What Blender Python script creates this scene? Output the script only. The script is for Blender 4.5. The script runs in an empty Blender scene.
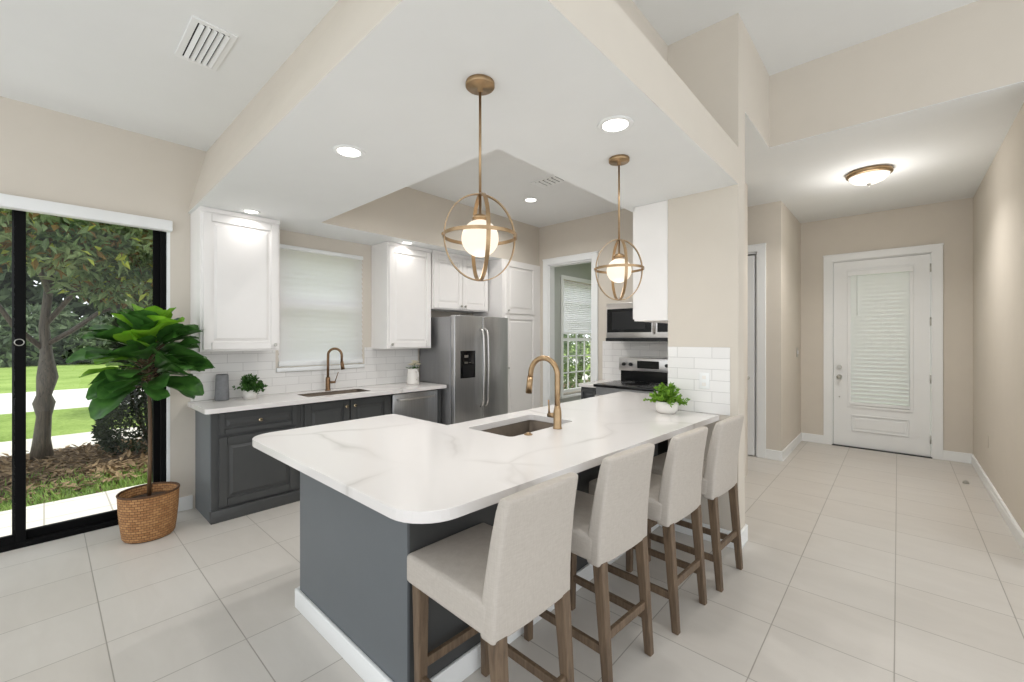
import bpy, bmesh, math, random
from mathutils import Vector, Matrix
from mathutils.geometry import tessellate_polygon
S = bpy.context.scene
R = math.radians
random.seed(7)

# ------------------------------------------------------------ camera
cam_data = bpy.data.cameras.new('camera')
cam = bpy.data.objects.new('camera', cam_data)
S.collection.objects.link(cam)
cam.location = (0, 0, 1.45)
cam.rotation_euler = (R(90), 0, R(42.25))
cam_data.sensor_width = 36
cam_data.lens = 425 * 36 / 1024
cam_data.shift_y = -3 / 1024
cam_data.clip_start = .02
S.camera = cam

# ------------------------------------------------------------ world, sun, exposure
world = bpy.data.worlds.new('world')
S.world = world
world.use_nodes = True
bg = world.node_tree.nodes['Background']
bg.inputs[0].default_value = (.93, .965, 1, 1)
bg.inputs[1].default_value = 1.7
sun_data = bpy.data.lights.new('sun', 'SUN')
sun_data.energy = 3.2
sun_data.angle = R(2)
sun_data.color = (1, .95, .86)
sun = bpy.data.objects.new('sun', sun_data)
sun.rotation_euler = (R(-33), R(-6), 0)
S.collection.objects.link(sun)
S.view_settings.view_transform = 'Standard'
S.view_settings.look = 'None'
S.view_settings.exposure = 0.0
S.view_settings.gamma = 1
S.view_settings.use_curve_mapping = False


# ------------------------------------------------------------ materials
def s2l(c):
    return tuple(((x / 255) / 12.92 if x / 255 < .04045 else ((x / 255 + .055) / 1.055) ** 2.4) for x in c) + (1,)


class NT:
    def __init__(s, name):
        s.m = bpy.data.materials.new(name)
        s.m.use_nodes = True
        s.t = s.m.node_tree
        s.p = s.t.nodes['Principled BSDF']
        s.out = s.t.nodes['Material Output']

    def n(s, kind, **kw):
        n = s.t.nodes.new('ShaderNode' + kind)
        for k, v in kw.items():
            setattr(n, k, v)
        return n

    def l(s, a, b):
        s.t.links.new(a, b)

    def coord(s, kind='Object', scale=(1, 1, 1)):
        if kind == 'World':
            g = s.n('NewGeometry').outputs['Position']
        else:
            g = s.n('TexCoord').outputs[kind]
        mp = s.n('Mapping')
        mp.inputs['Scale'].default_value = scale
        s.l(g, mp.inputs[0])
        return mp.outputs[0]

    def noise(s, vec, scale, detail=3, rough=.5, dist=0):
        n = s.n('TexNoise')
        n.inputs['Scale'].default_value = scale
        n.inputs['Detail'].default_value = detail
        n.inputs['Roughness'].default_value = rough
        n.inputs['Distortion'].default_value = dist
        s.l(vec, n.inputs['Vector'])
        return n.outputs['Fac']

    def ramp(s, fac, stops):
        r = s.n('ValToRGB')
        e = r.color_ramp.elements
        while len(e) < len(stops):
            e.new(.5)
        for i, (p, c) in enumerate(stops):
            e[i].position = p
            e[i].color = c if len(c) == 4 else s2l(c)
        s.l(fac, r.inputs[0])
        return r.outputs[0]

    def bump(s, h, strength=.2, dist=.01):
        b = s.n('Bump')
        b.inputs['Strength'].default_value = strength
        b.inputs['Distance'].default_value = dist
        s.l(h, b.inputs['Height'])
        s.l(b.outputs[0], s.p.inputs['Normal'])


def simple(name, rgb, rough=.5, metal=0, spec=.5, var=.03, vs=6, bump=0, bs=200):
    t = NT(name)
    t.p.inputs['Roughness'].default_value = rough
    t.p.inputs['Metallic'].default_value = metal
    t.p.inputs['Specular IOR Level'].default_value = spec
    v = t.coord('World')
    f = t.noise(v, vs)
    a = tuple(max(0, c * (1 - var)) for c in rgb)
    b = tuple(min(255, c * (1 + var)) for c in rgb)
    t.l(t.ramp(f, [(.3, a), (.7, b)]), t.p.inputs['Base Color'])
    if bump:
        t.bump(t.noise(v, bs, 2), bump, .002)
    return t.m


M = {}
M['wall'] = simple('beige_wall_paint', (214, 206, 194), .85, spec=.25, var=.004, bump=.08, bs=180)
M['nook_wall'] = simple('grey_green_wall_paint', (188, 191, 186), .85, spec=.25, var=.005)
M['ceiling'] = simple('white_ceiling_paint', (236, 237, 236), .9, spec=.2, var=.003, bump=.06, bs=150)
M['trim'] = simple('white_trim_paint', (240, 241, 240), .4, var=.003)
M['cab_white'] = simple('white_cabinet_paint', (240, 237, 234), .4, var=.004)
M['charcoal'] = simple('charcoal_cabinet_paint', (72, 73, 73), .42, spec=.45, var=.02)
M['island_and_lit_end_grey'] = simple('slate_grey_panel_and_lit_charcoal', (100, 105, 109), .4, spec=.45, var=.01)  # island end grey; also stands for light on the wall cabinet's end
M['black_metal'] = simple('black_anodised_frame', (6, 6, 7), .6, spec=.12, var=.1)
M['black'] = simple('black_plastic', (16, 16, 18), .3, var=.05)
M['black_glass'] = simple('black_glass', (9, 9, 11), .18, spec=.35, var=.02)
M['dark_void'] = simple('painted_recess_shade', (30, 30, 31), .9, var=.02)  # shade inside the vents, put into colour
M['knob'] = simple('pale_brass_knob', (214, 196, 164), .25, metal=1, var=.02)
M['nickel'] = simple('satin_nickel', (190, 188, 182), .3, metal=1, var=.02)
M['brass'] = simple('aged_brass', (168, 142, 110), .34, metal=1, var=.06, vs=30)
M['bronze'] = simple('dark_bronze', (134, 106, 80), .36, metal=1, var=.06, vs=30)
M['ceramic'] = simple('white_ceramic', (236, 232, 226), .35, var=.01)
M['grey_ceramic'] = simple('charcoal_ribbed_ceramic', (128, 129, 132), .6, var=.05, vs=30)
M['concrete'] = simple('pale_concrete', (212, 208, 200), .9, var=.05, vs=3)
M['asphalt'] = simple('pale_asphalt', (205, 203, 200), .9, var=.03, vs=2)
M['dirt'] = simple('dark_soil', (74, 58, 44), .95, var=.3, vs=60, bump=.6, bs=90)
M['sink_steel'] = simple('brushed_sink_steel', (108, 99, 90), .5, metal=1, var=.04, vs=20)
M['petal'] = simple('cream_petals', (243, 236, 214), .7, var=.02)


def steel(name, rgb, rough=.3, sc=(90, 90, .8)):
    t = NT(name)
    t.p.inputs['Metallic'].default_value = .9
    v = t.coord('World', sc)
    f = t.noise(v, 3, 3)
    t.l(t.ramp(f, [(.25, tuple(c * .93 for c in rgb)), (.75, tuple(min(255, c * 1.05) for c in rgb))]), t.p.inputs['Base Color'])
    t.p.inputs['Roughness'].default_value = rough
    return t.m


M['steel'] = steel('brushed_stainless_steel', (186, 186, 186), .32)
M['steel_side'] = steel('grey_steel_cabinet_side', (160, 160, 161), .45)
M['steel_bright'] = steel('bright_stainless_steel', (214, 211, 208), .28, (.8, .8, 90))


def tile_mat():
    t = NT('porcelain_floor_tile')
    v0 = t.coord('World')
    mp = t.n('Mapping')
    mp.inputs['Location'].default_value = (.012, -.2, 0)
    t.l(v0, mp.inputs[0])
    b = t.n('TexBrick')
    b.offset = 0
    b.squash = 1
    b.inputs['Scale'].default_value = 1
    b.inputs['Brick Width'].default_value = .4625
    b.inputs['Row Height'].default_value = .455
    b.inputs['Mortar Size'].default_value = .0028
    b.inputs['Mortar Smooth'].default_value = .3
    b.inputs['Color1'].default_value = s2l((210, 205, 198))
    b.inputs['Color2'].default_value = s2l((206, 200, 192))
    b.inputs['Mortar'].default_value = s2l((164, 158, 149))
    b.inputs['Bias'].default_value = 0
    t.l(mp.outputs[0], b.inputs['Vector'])
    cl = t.ramp(t.noise(t.coord('World', (1, 3, 1)), 2.4, 5, .6, .8), [(.3, (1, 1, 1, 1)), (.7, (.94, .935, .93, 1))])
    mx = t.n('MixRGB', blend_type='MULTIPLY')
    mx.inputs[0].default_value = 1
    t.l(b.outputs['Color'], mx.inputs[1])
    t.l(cl, mx.inputs[2])
    t.l(mx.outputs[0], t.p.inputs['Base Color'])
    t.p.inputs['Roughness'].default_value = .33
    t.p.inputs['Specular IOR Level'].default_value = .4
    inv = t.n('Math', operation='SUBTRACT')
    inv.inputs[0].default_value = 1
    t.l(b.outputs['Fac'], inv.inputs[1])
    t.bump(inv.outputs[0], .4, .003)
    return t.m


M['floor'] = tile_mat()


def subway(name, axis):
    t = NT(name)
    g = t.n('NewGeometry').outputs['Position']
    sp = t.n('SeparateXYZ')
    t.l(g, sp.inputs[0])
    cb = t.n('CombineXYZ')
    t.l(sp.outputs[axis], cb.inputs[0])
    ad = t.n('Math', operation='SUBTRACT')
    ad.inputs[1].default_value = .91
    t.l(sp.outputs[2], ad.inputs[0])
    t.l(ad.outputs[0], cb.inputs[1])
    b = t.n('TexBrick')
    b.offset = .5
    b.inputs['Scale'].default_value = 1
    b.inputs['Brick Width'].default_value = .245
    b.inputs['Row Height'].default_value = .0792
    b.inputs['Mortar Size'].default_value = .0022
    b.inputs['Mortar Smooth'].default_value = .2
    b.inputs['Color1'].default_value = s2l((238, 236, 233))
    b.inputs['Color2'].default_value = s2l((232, 230, 227))
    b.inputs['Mortar'].default_value = s2l((208, 206, 203))
    t.l(cb.outputs[0], b.inputs['Vector'])
    t.l(b.outputs['Color'], t.p.inputs['Base Color'])
    t.p.inputs['Roughness'].default_value = .22
    inv = t.n('Math', operation='SUBTRACT')
    inv.inputs[0].default_value = 1
    t.l(b.outputs['Fac'], inv.inputs[1])
    t.bump(inv.outputs[0], .5, .002)
    return t.m


M['subway_y'] = subway('subway_tile_lengthwise', 1)
M['subway_x'] = subway('subway_tile_crosswise', 0)


def quartz():
    t = NT('white_quartz_grey_veins')
    v = t.coord('World', (1, 1, 1))
    w = t.n('TexNoise')
    w.inputs['Scale'].default_value = 1.1
    w.inputs['Detail'].default_value = 3
    t.l(v, w.inputs['Vector'])
    mx = t.n('MixRGB', blend_type='ADD')
    mx.inputs[0].default_value = .55
    t.l(v, mx.inputs[1])
    t.l(w.outputs['Color'], mx.inputs[2])
    vo = t.n('TexVoronoi', feature='DISTANCE_TO_EDGE')
    vo.inputs['Scale'].default_value = 1.05
    t.l(mx.outputs[0], vo.inputs['Vector'])
    vein = t.ramp(vo.outputs['Distance'], [(.0, (.62, .62, .62, 1)), (.012, (.25, .25, .25, 1)), (.04, (0, 0, 0, 1))])
    mask = t.ramp(t.noise(v, 1.3, 2), [(.4, (0, 0, 0, 1)), (.6, (1, 1, 1, 1))])
    mm = t.n('MixRGB', blend_type='MULTIPLY')
    mm.inputs[0].default_value = 1
    t.l(vein, mm.inputs[1])
    t.l(mask, mm.inputs[2])
    c = t.n('MixRGB')
    c.inputs[1].default_value = s2l((228, 224, 221))
    c.inputs[2].default_value = s2l((182, 176, 171))
    t.l(mm.outputs[0], c.inputs[0])
    t.l(c.outputs[0], t.p.inputs['Base Color'])
    t.p.inputs['Roughness'].default_value = .16
    return t.m


M['quartz'] = quartz()


def wood(name, a, b):
    t = NT(name)
    v = t.coord('Object', (14, 14, 1.4))
    f = t.noise(v, 4, 5, .6, .6)
    t.l(t.ramp(f, [(.3, a), (.7, b)]), t.p.inputs['Base Color'])
    t.p.inputs['Roughness'].default_value = .5
    t.bump(f, .12, .002)
    return t.m


M['wood'] = wood('weathered_brown_wood', (84, 68, 53), (122, 102, 81))
M['bark'] = wood('grey_tree_bark', (58, 52, 44), (108, 98, 84))
M['stem'] = wood('brown_stem', (74, 54, 36), (110, 86, 60))


def linen():
    t = NT('oatmeal_linen')
    n1 = t.noise(t.coord('Object', (1, 1, .12)), 260, 2)
    n2 = t.noise(t.coord('Object', (.12, .12, 1)), 260, 2)
    m = t.n('MixRGB')
    m.inputs[0].default_value = .5
    t.l(n1, m.inputs[1])
    t.l(n2, m.inputs[2])
    t.l(t.ramp(m.outputs[0], [(.3, (182, 174, 165)), (.7, (196, 189, 180))]), t.p.inputs['Base Color'])
    t.p.inputs['Roughness'].default_value = .95
    t.p.inputs['Specular IOR Level'].default_value = .15
    t.bump(m.outputs[0], .2, .002)
    return t.m


M['linen'] = linen()


def wicker():
    t = NT('woven_seagrass')
    uv = t.n('TexCoord').outputs['UV']
    b = t.n('TexBrick')
    b.offset = .5
    b.inputs['Scale'].default_value = 1
    b.inputs['Brick Width'].default_value = .034
    b.inputs['Row Height'].default_value = .018
    b.inputs['Mortar Size'].default_value = .0026
    b.inputs['Mortar Smooth'].default_value = 1
    b.inputs['Color1'].default_value = s2l((190, 142, 92))
    b.inputs['Color2'].default_value = s2l((160, 112, 68))
    b.inputs['Mortar'].default_value = s2l((84, 56, 32))
    t.l(uv, b.inputs['Vector'])
    t.l(b.outputs['Color'], t.p.inputs['Base Color'])
    t.p.inputs['Roughness'].default_value = .7
    inv = t.n('Math', operation='SUBTRACT')
    inv.inputs[0].default_value = 1
    t.l(b.outputs['Fac'], inv.inputs[1])
    t.bump(inv.outputs[0], .9, .004)
    return t.m


M['wicker'] = wicker()


def glass(name='clear_window_glass', tint=(.96, .98, .97)):
    t = NT(name)
    tr = t.n('BsdfTransparent')
    tr.inputs[0].default_value = tint + (1,)
    gl = t.n('BsdfGlossy')
    gl.inputs['Roughness'].default_value = .02
    fr = t.n('Fresnel')
    fr.inputs[0].default_value = 1.45
    # fresnel is only meant for the front side of the single sheet
    mul = t.n('Math', operation='MULTIPLY')
    mul.inputs[1].default_value = .55
    geo = t.n('NewGeometry')
    inv = t.n('Math', operation='SUBTRACT')
    inv.inputs[0].default_value = 1
    t.l(geo.outputs['Backfacing'], inv.inputs[1])
    t.l(fr.outputs[0], mul.inputs[0])
    m2 = t.n('Math', operation='MULTIPLY')
    t.l(mul.outputs[0], m2.inputs[0])
    t.l(inv.outputs[0], m2.inputs[1])
    mx = t.n('MixShader')
    t.l(m2.outputs[0], mx.inputs[0])
    t.l(tr.outputs[0], mx.inputs[1])
    t.l(gl.outputs[0], mx.inputs[2])
    t.l(mx.outputs[0], t.out.inputs[0])
    return t.m


M['glass'] = glass()


def emis(name, col, st):
    t = NT(name)
    t.p.inputs['Base Color'].default_value = (.08, .08, .08, 1)
    t.p.inputs['Emission Color'].default_value = col + (1,)
    t.p.inputs['Emission Strength'].default_value = st
    n = t.noise(t.coord('Object'), 5)
    t.l(t.ramp(n, [(0, tuple(c * .97 for c in col) + (1,)), (1, col + (1,))]), t.p.inputs['Emission Color'])
    return t.m


M['can_glow'] = emis('recessed_lamp_diffuser', (1, .96, .9), 6)
M['globe_glow'] = emis('opal_globe_glow', (1, .87, .70), 1.14)
M['bowl_glow'] = emis('frosted_bowl_glow', (1, .93, .82), 1.3)


def blind_mat():
    t = NT('white_translucent_blind')
    d = t.n('BsdfDiffuse')
    d.inputs[0].default_value = s2l((244, 245, 246))
    tl = t.n('BsdfTranslucent')
    tl.inputs[0].default_value = s2l((253, 252, 255))
    mx = t.n('MixShader')
    f = t.ramp(t.noise(t.coord('World'), 3), [(0, (.86, .86, .86, 1)), (1, (.88, .88, .88, 1))])
    t.l(f, mx.inputs[0])
    t.l(d.outputs[0], mx.inputs[1])
    t.l(tl.outputs[0], mx.inputs[2])
    t.l(mx.outputs[0], t.out.inputs[0])
    return t.m


M['blind'] = blind_mat()


def leaf(name, a, b, rough=.45, trans=.25, scale=8):
    t = NT(name)
    n = t.noise(t.coord('World'), scale, 4)
    col = t.ramp(n, [(.3, a), (.72, b)])
    t.l(col, t.p.inputs['Base Color'])
    t.p.inputs['Roughness'].default_value = rough
    tl = t.n('BsdfTranslucent')
    t.l(col, tl.inputs[0])
    mx = t.n('MixShader')
    mx.inputs[0].default_value = trans
    t.l(t.p.outputs[0], mx.inputs[1])
    t.l(tl.outputs[0], mx.inputs[2])
    t.l(mx.outputs[0], t.out.inputs[0])
    return t.m


M['leaf_dark'] = leaf('dark_glossy_leaf', (40, 80, 34), (84, 134, 58), .32, .2, 14)
M['leaf_lime'] = leaf('young_lime_leaf', (104, 168, 36), (150, 200, 60), .35, .3, 12)
M['leaf_herb'] = leaf('herb_leaf', (84, 132, 34), (150, 192, 66), .5, .3, 40)
M['leaf_fern'] = leaf('deep_fern_leaf', (34, 78, 26), (76, 120, 44), .5, .3, 40)
M['leaf_tree'] = leaf('magnolia_leaf', (74, 108, 60), (172, 190, 136), .35, .35, 3)
M['leaf_tree_rust'] = leaf('rusty_magnolia_leaf', (104, 82, 44), (150, 126, 66), .5, .3, 5)
M['leaf_tree_yellow'] = leaf('yellow_green_leaf', (168, 184, 60), (206, 214, 110), .5, .4, 5)  # yellow-green tone given to a random few leaves
M['leaf_shrub'] = leaf('dark_shrub_leaf', (30, 42, 28), (70, 84, 56), .6, .25, 4)
M['leaf_far'] = leaf('distant_leaf', (84, 104, 78), (150, 164, 132), .7, .3, .6)
M['leaf_fardark'] = leaf('distant_dark_leaf', (62, 80, 58), (122, 140, 102), .7, .3, .8)


def grass_mat(name, a, b, sc=18):
    t = NT(name)
    v = t.coord('World')
    f = t.noise(v, sc, 6, .7)
    g = t.noise(v, .8, 3, .6)
    m = t.n('MixRGB')
    m.inputs[0].default_value = .45
    t.l(f, m.inputs[1])
    t.l(g, m.inputs[2])
    t.l(t.ramp(m.outputs[0], [(.36, a), (.62, b)]), t.p.inputs['Base Color'])
    t.p.inputs['Roughness'].default_value = .95
    t.p.inputs['Specular IOR Level'].default_value = .1
    t.bump(f, .8, .03)
    return t.m


M['lawn'] = grass_mat('lawn_turf', (108, 134, 62), (152, 174, 100))
M['grassblade'] = leaf('grass_blade', (96, 134, 52), (160, 186, 98), .7, .35, 6)
M['mulch'] = grass_mat('leafy_mulch', (62, 50, 40), (128, 108, 86), 14)
M['chip'] = leaf('dry_leaf_litter', (96, 74, 52), (170, 146, 112), .8, .1, 9)


def paver_mat():
    t = NT('pale_patio_paver')
    b = t.n('TexBrick')
    b.offset = 0
    b.inputs['Scale'].default_value = 1
    b.inputs['Brick Width'].default_value = .4
    b.inputs['Row Height'].default_value = .4
    b.inputs['Mortar Size'].default_value = .006
    b.inputs['Color1'].default_value = s2l((224, 220, 214))
    b.inputs['Color2'].default_value = s2l((216, 212, 206))
    b.inputs['Mortar'].default_value = s2l((176, 170, 162))
    t.l(t.coord('World'), b.inputs['Vector'])
    t.l(b.outputs['Color'], t.p.inputs['Base Color'])
    t.p.inputs['Roughness'].default_value = .8
    return t.m


M['paver'] = paver_mat()


# ------------------------------------------------------------ mesh builder
class MB:
    def __init__(s):
        s.v, s.f, s.mi, s.sm, s.uv = [], [], [], [], {}

    def add(s, vs, fs, mi=0, smooth=False):
        o = len(s.v)
        s.v += [tuple(v) for v in vs]
        for f in fs:
            s.f.append(tuple(i + o for i in f))
            s.mi.append(mi)
            s.sm.append(smooth)
        return s

    def box(s, a, b, mi=0):
        x0, x1 = sorted((a[0], b[0])); y0, y1 = sorted((a[1], b[1])); z0, z1 = sorted((a[2], b[2]))
        vs = [(x, y, z) for x in (x0, x1) for y in (y0, y1) for z in (z0, z1)]
        return s.add(vs, [(0, 1, 3, 2), (4, 6, 7, 5), (0, 4, 5, 1), (2, 3, 7, 6), (0, 2, 6, 4), (1, 5, 7, 3)], mi)

    def bbox(s, a, b, r=.01, seg=3, mi=0, fn=None):
        bm = bmesh.new()
        bmesh.ops.create_cube(bm, size=1)
        c = [(a[i] + b[i]) / 2 for i in range(3)]
        d = [abs(a[i] - b[i]) for i in range(3)]
        for v in bm.verts:
            v.co = Vector([c[i] + v.co[i] * d[i] for i in range(3)])
        bmesh.ops.bevel(bm, geom=bm.edges[:] + bm.verts[:], offset=r, segments=seg, affect='EDGES', profile=.5)
        if fn:
            for v in bm.verts:
                v.co = Vector(fn(v.co))
        s.bm(bm, mi, True)
        return s

    def bm(s, bm, mi=0, smooth=False):
        bm.verts.index_update()
        s.add([v.co[:] for v in bm.verts], [[v.index for v in f.verts] for f in bm.faces], mi, smooth)
        bm.free()
        return s

    def cyl(s, a, b, r0, r1=None, n=20, mi=0, caps=True):
        if r1 is None: r1 = r0
        a = Vector(a); b = Vector(b)
        d = (b - a).normalized()
        u = d.orthogonal().normalized(); w = d.cross(u)
        vs = []
        for p, r in ((a, r0), (b, r1)):
            for i in range(n):
                t = 2 * math.pi * i / n
                vs.append(p + u * (r * math.cos(t)) + w * (r * math.sin(t)))
        s.add(vs, [(i, (i + 1) % n, n + (i + 1) % n, n + i) for i in range(n)], mi, True)
        if caps:
            s.add(vs[:n], [tuple(range(n))[::-1]], mi)
            s.add(vs[n:], [tuple(range(n))], mi)
        return s

    def tube(s, pts, r, n=10, mi=0, closed=False):
        pts = [Vector(p) for p in pts]
        m = len(pts)
        rs = r if isinstance(r, (list, tuple)) else [r] * m
        prev = None
        vs = []
        for i, p in enumerate(pts):
            if closed:
                d = (pts[(i + 1) % m] - pts[i - 1]).normalized()
            else:
                d = (pts[min(i + 1, m - 1)] - pts[max(i - 1, 0)]).normalized()
            if prev is None:
                u = d.orthogonal().normalized()
            else:
                u = (prev - d * prev.dot(d)).normalized()
            prev = u
            w = d.cross(u)
            for k in range(n):
                t = 2 * math.pi * k / n
                vs.append(p + u * (rs[i] * math.cos(t)) + w * (rs[i] * math.sin(t)))
        fs = []
        for i in range(m if closed else m - 1):
            j = (i + 1) % m
            for k in range(n):
                fs.append((i * n + k, i * n + (k + 1) % n, j * n + (k + 1) % n, j * n + k))
        if not closed:
            fs.append(tuple(range(n))[::-1]); fs.append(tuple((m - 1) * n + k for k in range(n)))
        return s.add(vs, fs, mi, True)

    def lathe(s, prof, n=32, c=(0, 0, 0), mi=0, ribs=0, rib=0.0, uv=False):
        o = len(s.v)
        vs = []
        for (r, z) in prof:
            for i in range(n):
                t = 2 * math.pi * i / n
                rr = r * (1 + (rib * math.cos(ribs * t) if ribs else 0))
                vs.append((c[0] + rr * math.cos(t), c[1] + rr * math.sin(t), c[2] + z))
        fs = []
        f0 = len(s.f)
        for j in range(len(prof) - 1):
            for i in range(n):
                fs.append((j * n + i, j * n + (i + 1) % n, (j + 1) * n + (i + 1) % n, (j + 1) * n + i))
        s.add(vs, fs, mi, True)
        if uv:
            k = f0
            R0 = max(p[0] for p in prof)
            acc = 0
            for j in range(len(prof) - 1):
                dl = math.hypot(prof[j + 1][0] - prof[j][0], prof[j + 1][1] - prof[j][1])
                for i in range(n):
                    u0 = 2 * math.pi * i / n * R0; u1 = 2 * math.pi * (i + 1) / n * R0
                    s.uv[k] = [(u0, acc), (u1, acc), (u1, acc + dl), (u0, acc + dl)]
                    k += 1
                acc += dl
        for idx in (0, len(prof) - 1):
            if prof[idx][0] > 1e-4 and idx == 0:
                s.add(vs[:n], [tuple(range(n))[::-1]], mi)
            elif prof[idx][0] > 1e-4:
                s.add(vs[-n:], [tuple(range(n))], mi)
        return s

    def prism(s, loops, fn, t0, t1, mi=0, side_mi=None):
        """2-D loops (first outer, others holes) -> solid between t0 and t1, fn(a, b, t) -> xyz."""
        side_mi = mi if side_mi is None else side_mi
        flat = [p for lp in loops for p in lp]
        tris = tessellate_polygon([[Vector((p[0], p[1], 0)) for p in lp] for lp in loops])
        for t in (t0, t1):
            s.add([fn(p[0], p[1], t) for p in flat], [tuple(x) for x in tris], mi)
        for lp in loops:
            n = len(lp)
            vs = [fn(p[0], p[1], t0) for p in lp] + [fn(p[0], p[1], t1) for p in lp]
            s.add(vs, [(i, (i + 1) % n, n + (i + 1) % n, n + i) for i in range(n)], side_mi)
        return s

    def sphere(s, c, r, n=24, m=14, mi=0, sc=(1, 1, 1)):
        bm = bmesh.new()
        bmesh.ops.create_uvsphere(bm, u_segments=n, v_segments=m, radius=r)
        for v in bm.verts:
            v.co = Vector((c[0] + v.co.x * sc[0], c[1] + v.co.y * sc[1], c[2] + v.co.z * sc[2]))
        return s.bm(bm, mi, True)

    def build(s, name, mats, parent=None, bevel=0, seg=2, world=True, fix=True):
        me = bpy.data.meshes.new(name)
        vs = s.v
        if parent is not None and world:
            p = parent
            off = Vector((0, 0, 0))
            while p is not None:
                off += p.location
                p = p.parent
            vs = [(v[0] - off.x, v[1] - off.y, v[2] - off.z) for v in vs]
        me.from_pydata(vs, [], s.f)
        if not isinstance(mats, (list, tuple)): mats = [mats]
        for m in mats: me.materials.append(m)
        me.polygons.foreach_set('material_index', s.mi)
        me.polygons.foreach_set('use_smooth', s.sm)
        if s.uv:
            ul = me.uv_layers.new(name='UVMap')
            for k, uvs in s.uv.items():
                pl = me.polygons[k]
                for li, q in zip(pl.loop_indices, uvs):
                    ul.data[li].uv = q
        if fix:
            bm = bmesh.new()
            bm.from_mesh(me)
            bmesh.ops.remove_doubles(bm, verts=bm.verts, dist=1e-5)
            bmesh.ops.recalc_face_normals(bm, faces=bm.faces)
            bm.to_mesh(me)
            bm.free()
        me.update()
        o = bpy.data.objects.new(name, me)
        S.collection.objects.link(o)
        if parent is not None:
            o.parent = parent
        if bevel:
            md = o.modifiers.new('bevel', 'BEVEL')
            md.width = bevel
            md.segments = seg
            md.limit_method = 'ANGLE'
            md.angle_limit = R(40)
        return o


def tag(o, label, cat, group=None, kind=None):
    o['label'] = label
    o['category'] = cat
    if group: o['group'] = group
    if kind: o['kind'] = kind
    return o


def struct(o):
    o['kind'] = 'structure'
    return o


def empty(name, loc, rz=0, label=None, cat=None, group=None):
    o = bpy.data.objects.new(name, None)
    o.empty_display_size = .1
    S.collection.objects.link(o)
    o.location = loc
    o.rotation_euler = (0, 0, rz)
    if label: tag(o, label, cat, group)
    return o


def copy_tree(o, parent=None):
    c = o.copy()
    S.collection.objects.link(c)
    c.parent = parent
    for ch in list(o.children):
        copy_tree(ch, c)
    return c


def rect(a0, b0, a1, b1):
    return [(a0, b0), (a1, b0), (a1, b1), (a0, b1)]


XP = lambda a, b, t: (t, a, b)      # wall in a plane of constant x: a = y, b = z
YP = lambda a, b, t: (a, t, b)      # wall in a plane of constant y: a = x, b = z
ZP = lambda a, b, t: (a, b, t)

# ------------------------------------------------------------ key dimensions
WX = -4.45          # kitchen window wall
CE = 3.07           # ceiling
SO = 2.505          # kitchen soffit underside
HC = 3.68           # high ceiling
BY = 4.89           # kitchen end wall
FY = 7.2            # front door wall
RX = .64            # entry right wall
PX = -.81           # kitchen/living line
YB = -2.3           # rear limit of what is built

# ------------------------------------------------------------ room shell
# outline: kitchen, nook behind it, entry, living floor
struct(MB().prism([[(WX - .15, YB), (3.4, YB), (3.4, 4.3), (.8, 4.3), (.8, 7.4), (-2.4, 7.4), (-2.4, 8.7), (WX - .15, 8.7)]], ZP, 0, -.1)
       .build('floor', M['floor']))
# kitchen window wall with the sliding door, sink window and nook window
SL = (-1.45, .70, 0, 2.405)
KW = (1.535, 2.39, 1.165, 2.35)
NW = (6.22, 7.42, .45, 2.5)
struct(MB().prism([[(YB, 0), (SL[0], 0), (SL[0], SL[3]), (SL[1], SL[3]), (SL[1], 0), (8.7, 0), (8.7, CE + .1), (YB, CE + .1)],
                   rect(KW[0], KW[2], KW[1], KW[3]), rect(NW[0], NW[2], NW[1], NW[3])], XP, WX, WX - .15).build('wall_left', M['wall']))
# kitchen end wall with the cased opening to the nook
struct(MB().prism([[(WX, 0), (-3.73, 0), (-3.73, 2.5), (-3.0, 2.5), (-3.0, 0), (-1.3, 0), (-1.3, CE), (WX, CE)]], YP, BY, BY + .12)
       .build('wall_kitchen_end', M['wall']))
# nook walls; the unseen opening in the far one is added for light
struct(MB().box((WX, 8.55, 0), (-4.1, 8.7, CE)).box((-2.7, 8.55, 0), (-2.28, 8.7, CE)).box((-4.1, 8.55, 0), (-2.7, 8.7, .3)).box((-4.1, 8.55, 2.5), (-2.7, 8.7, CE)).box((-2.4, BY + .12, 0), (-2.28, 8.7, CE))
       .box((WX, BY + .121, 0), (WX + .02, NW[0] - .02, CE)).box((WX, NW[1] + .02, 0), (WX + .02, 8.55, CE))
       .box((WX, NW[0] - .02, 0), (WX + .02, NW[1] + .02, NW[2] - .03)).box((WX, NW[0] - .02, NW[3] + .02), (WX + .02, NW[1] + .02, CE))
       .build('wall_nook', M['nook_wall']))
# the short wall that ends the kitchen counter and the wall running back from it
struct(MB().box((-1.3, 3.2, 0), (PX, 3.37, CE)).box((-1.3, 3.37, 0), (-1.18, BY + .12, CE)).build('wall_stub', M['wall']))
# wall with the closet door, and the return beside the front door
struct(MB().prism([[(-2.3, 0), (-2.02, 0), (-2.02, 2.5), (-1.27, 2.5), (-1.27, 0), (-1.02, 0), (-1.02, CE), (-2.3, CE)]], YP, 5.85, 5.97)
       .box((-1.14, 5.97, 0), (-1.02, FY, CE)).build('wall_hall', M['wall']))
struct(MB().box((-2.25, BY + .12, 0), (-2.2, 5.85, CE)).build('wall_passage', M['wall']))
struct(MB().prism([[(-2.28, 0), (-.665, 0), (-.665, 2.485), (.305, 2.485), (.305, 0), (.8, 0), (.8, CE), (-2.28, CE)]], YP, FY, FY + .15)
       .build('wall_front', M['wall']))
struct(MB().box((RX, 4.15, 0), (.8, FY, CE)).box((.8, 4.15, 0), (3.4, 4.3, HC)).build('wall_right', M['wall']))
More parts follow.
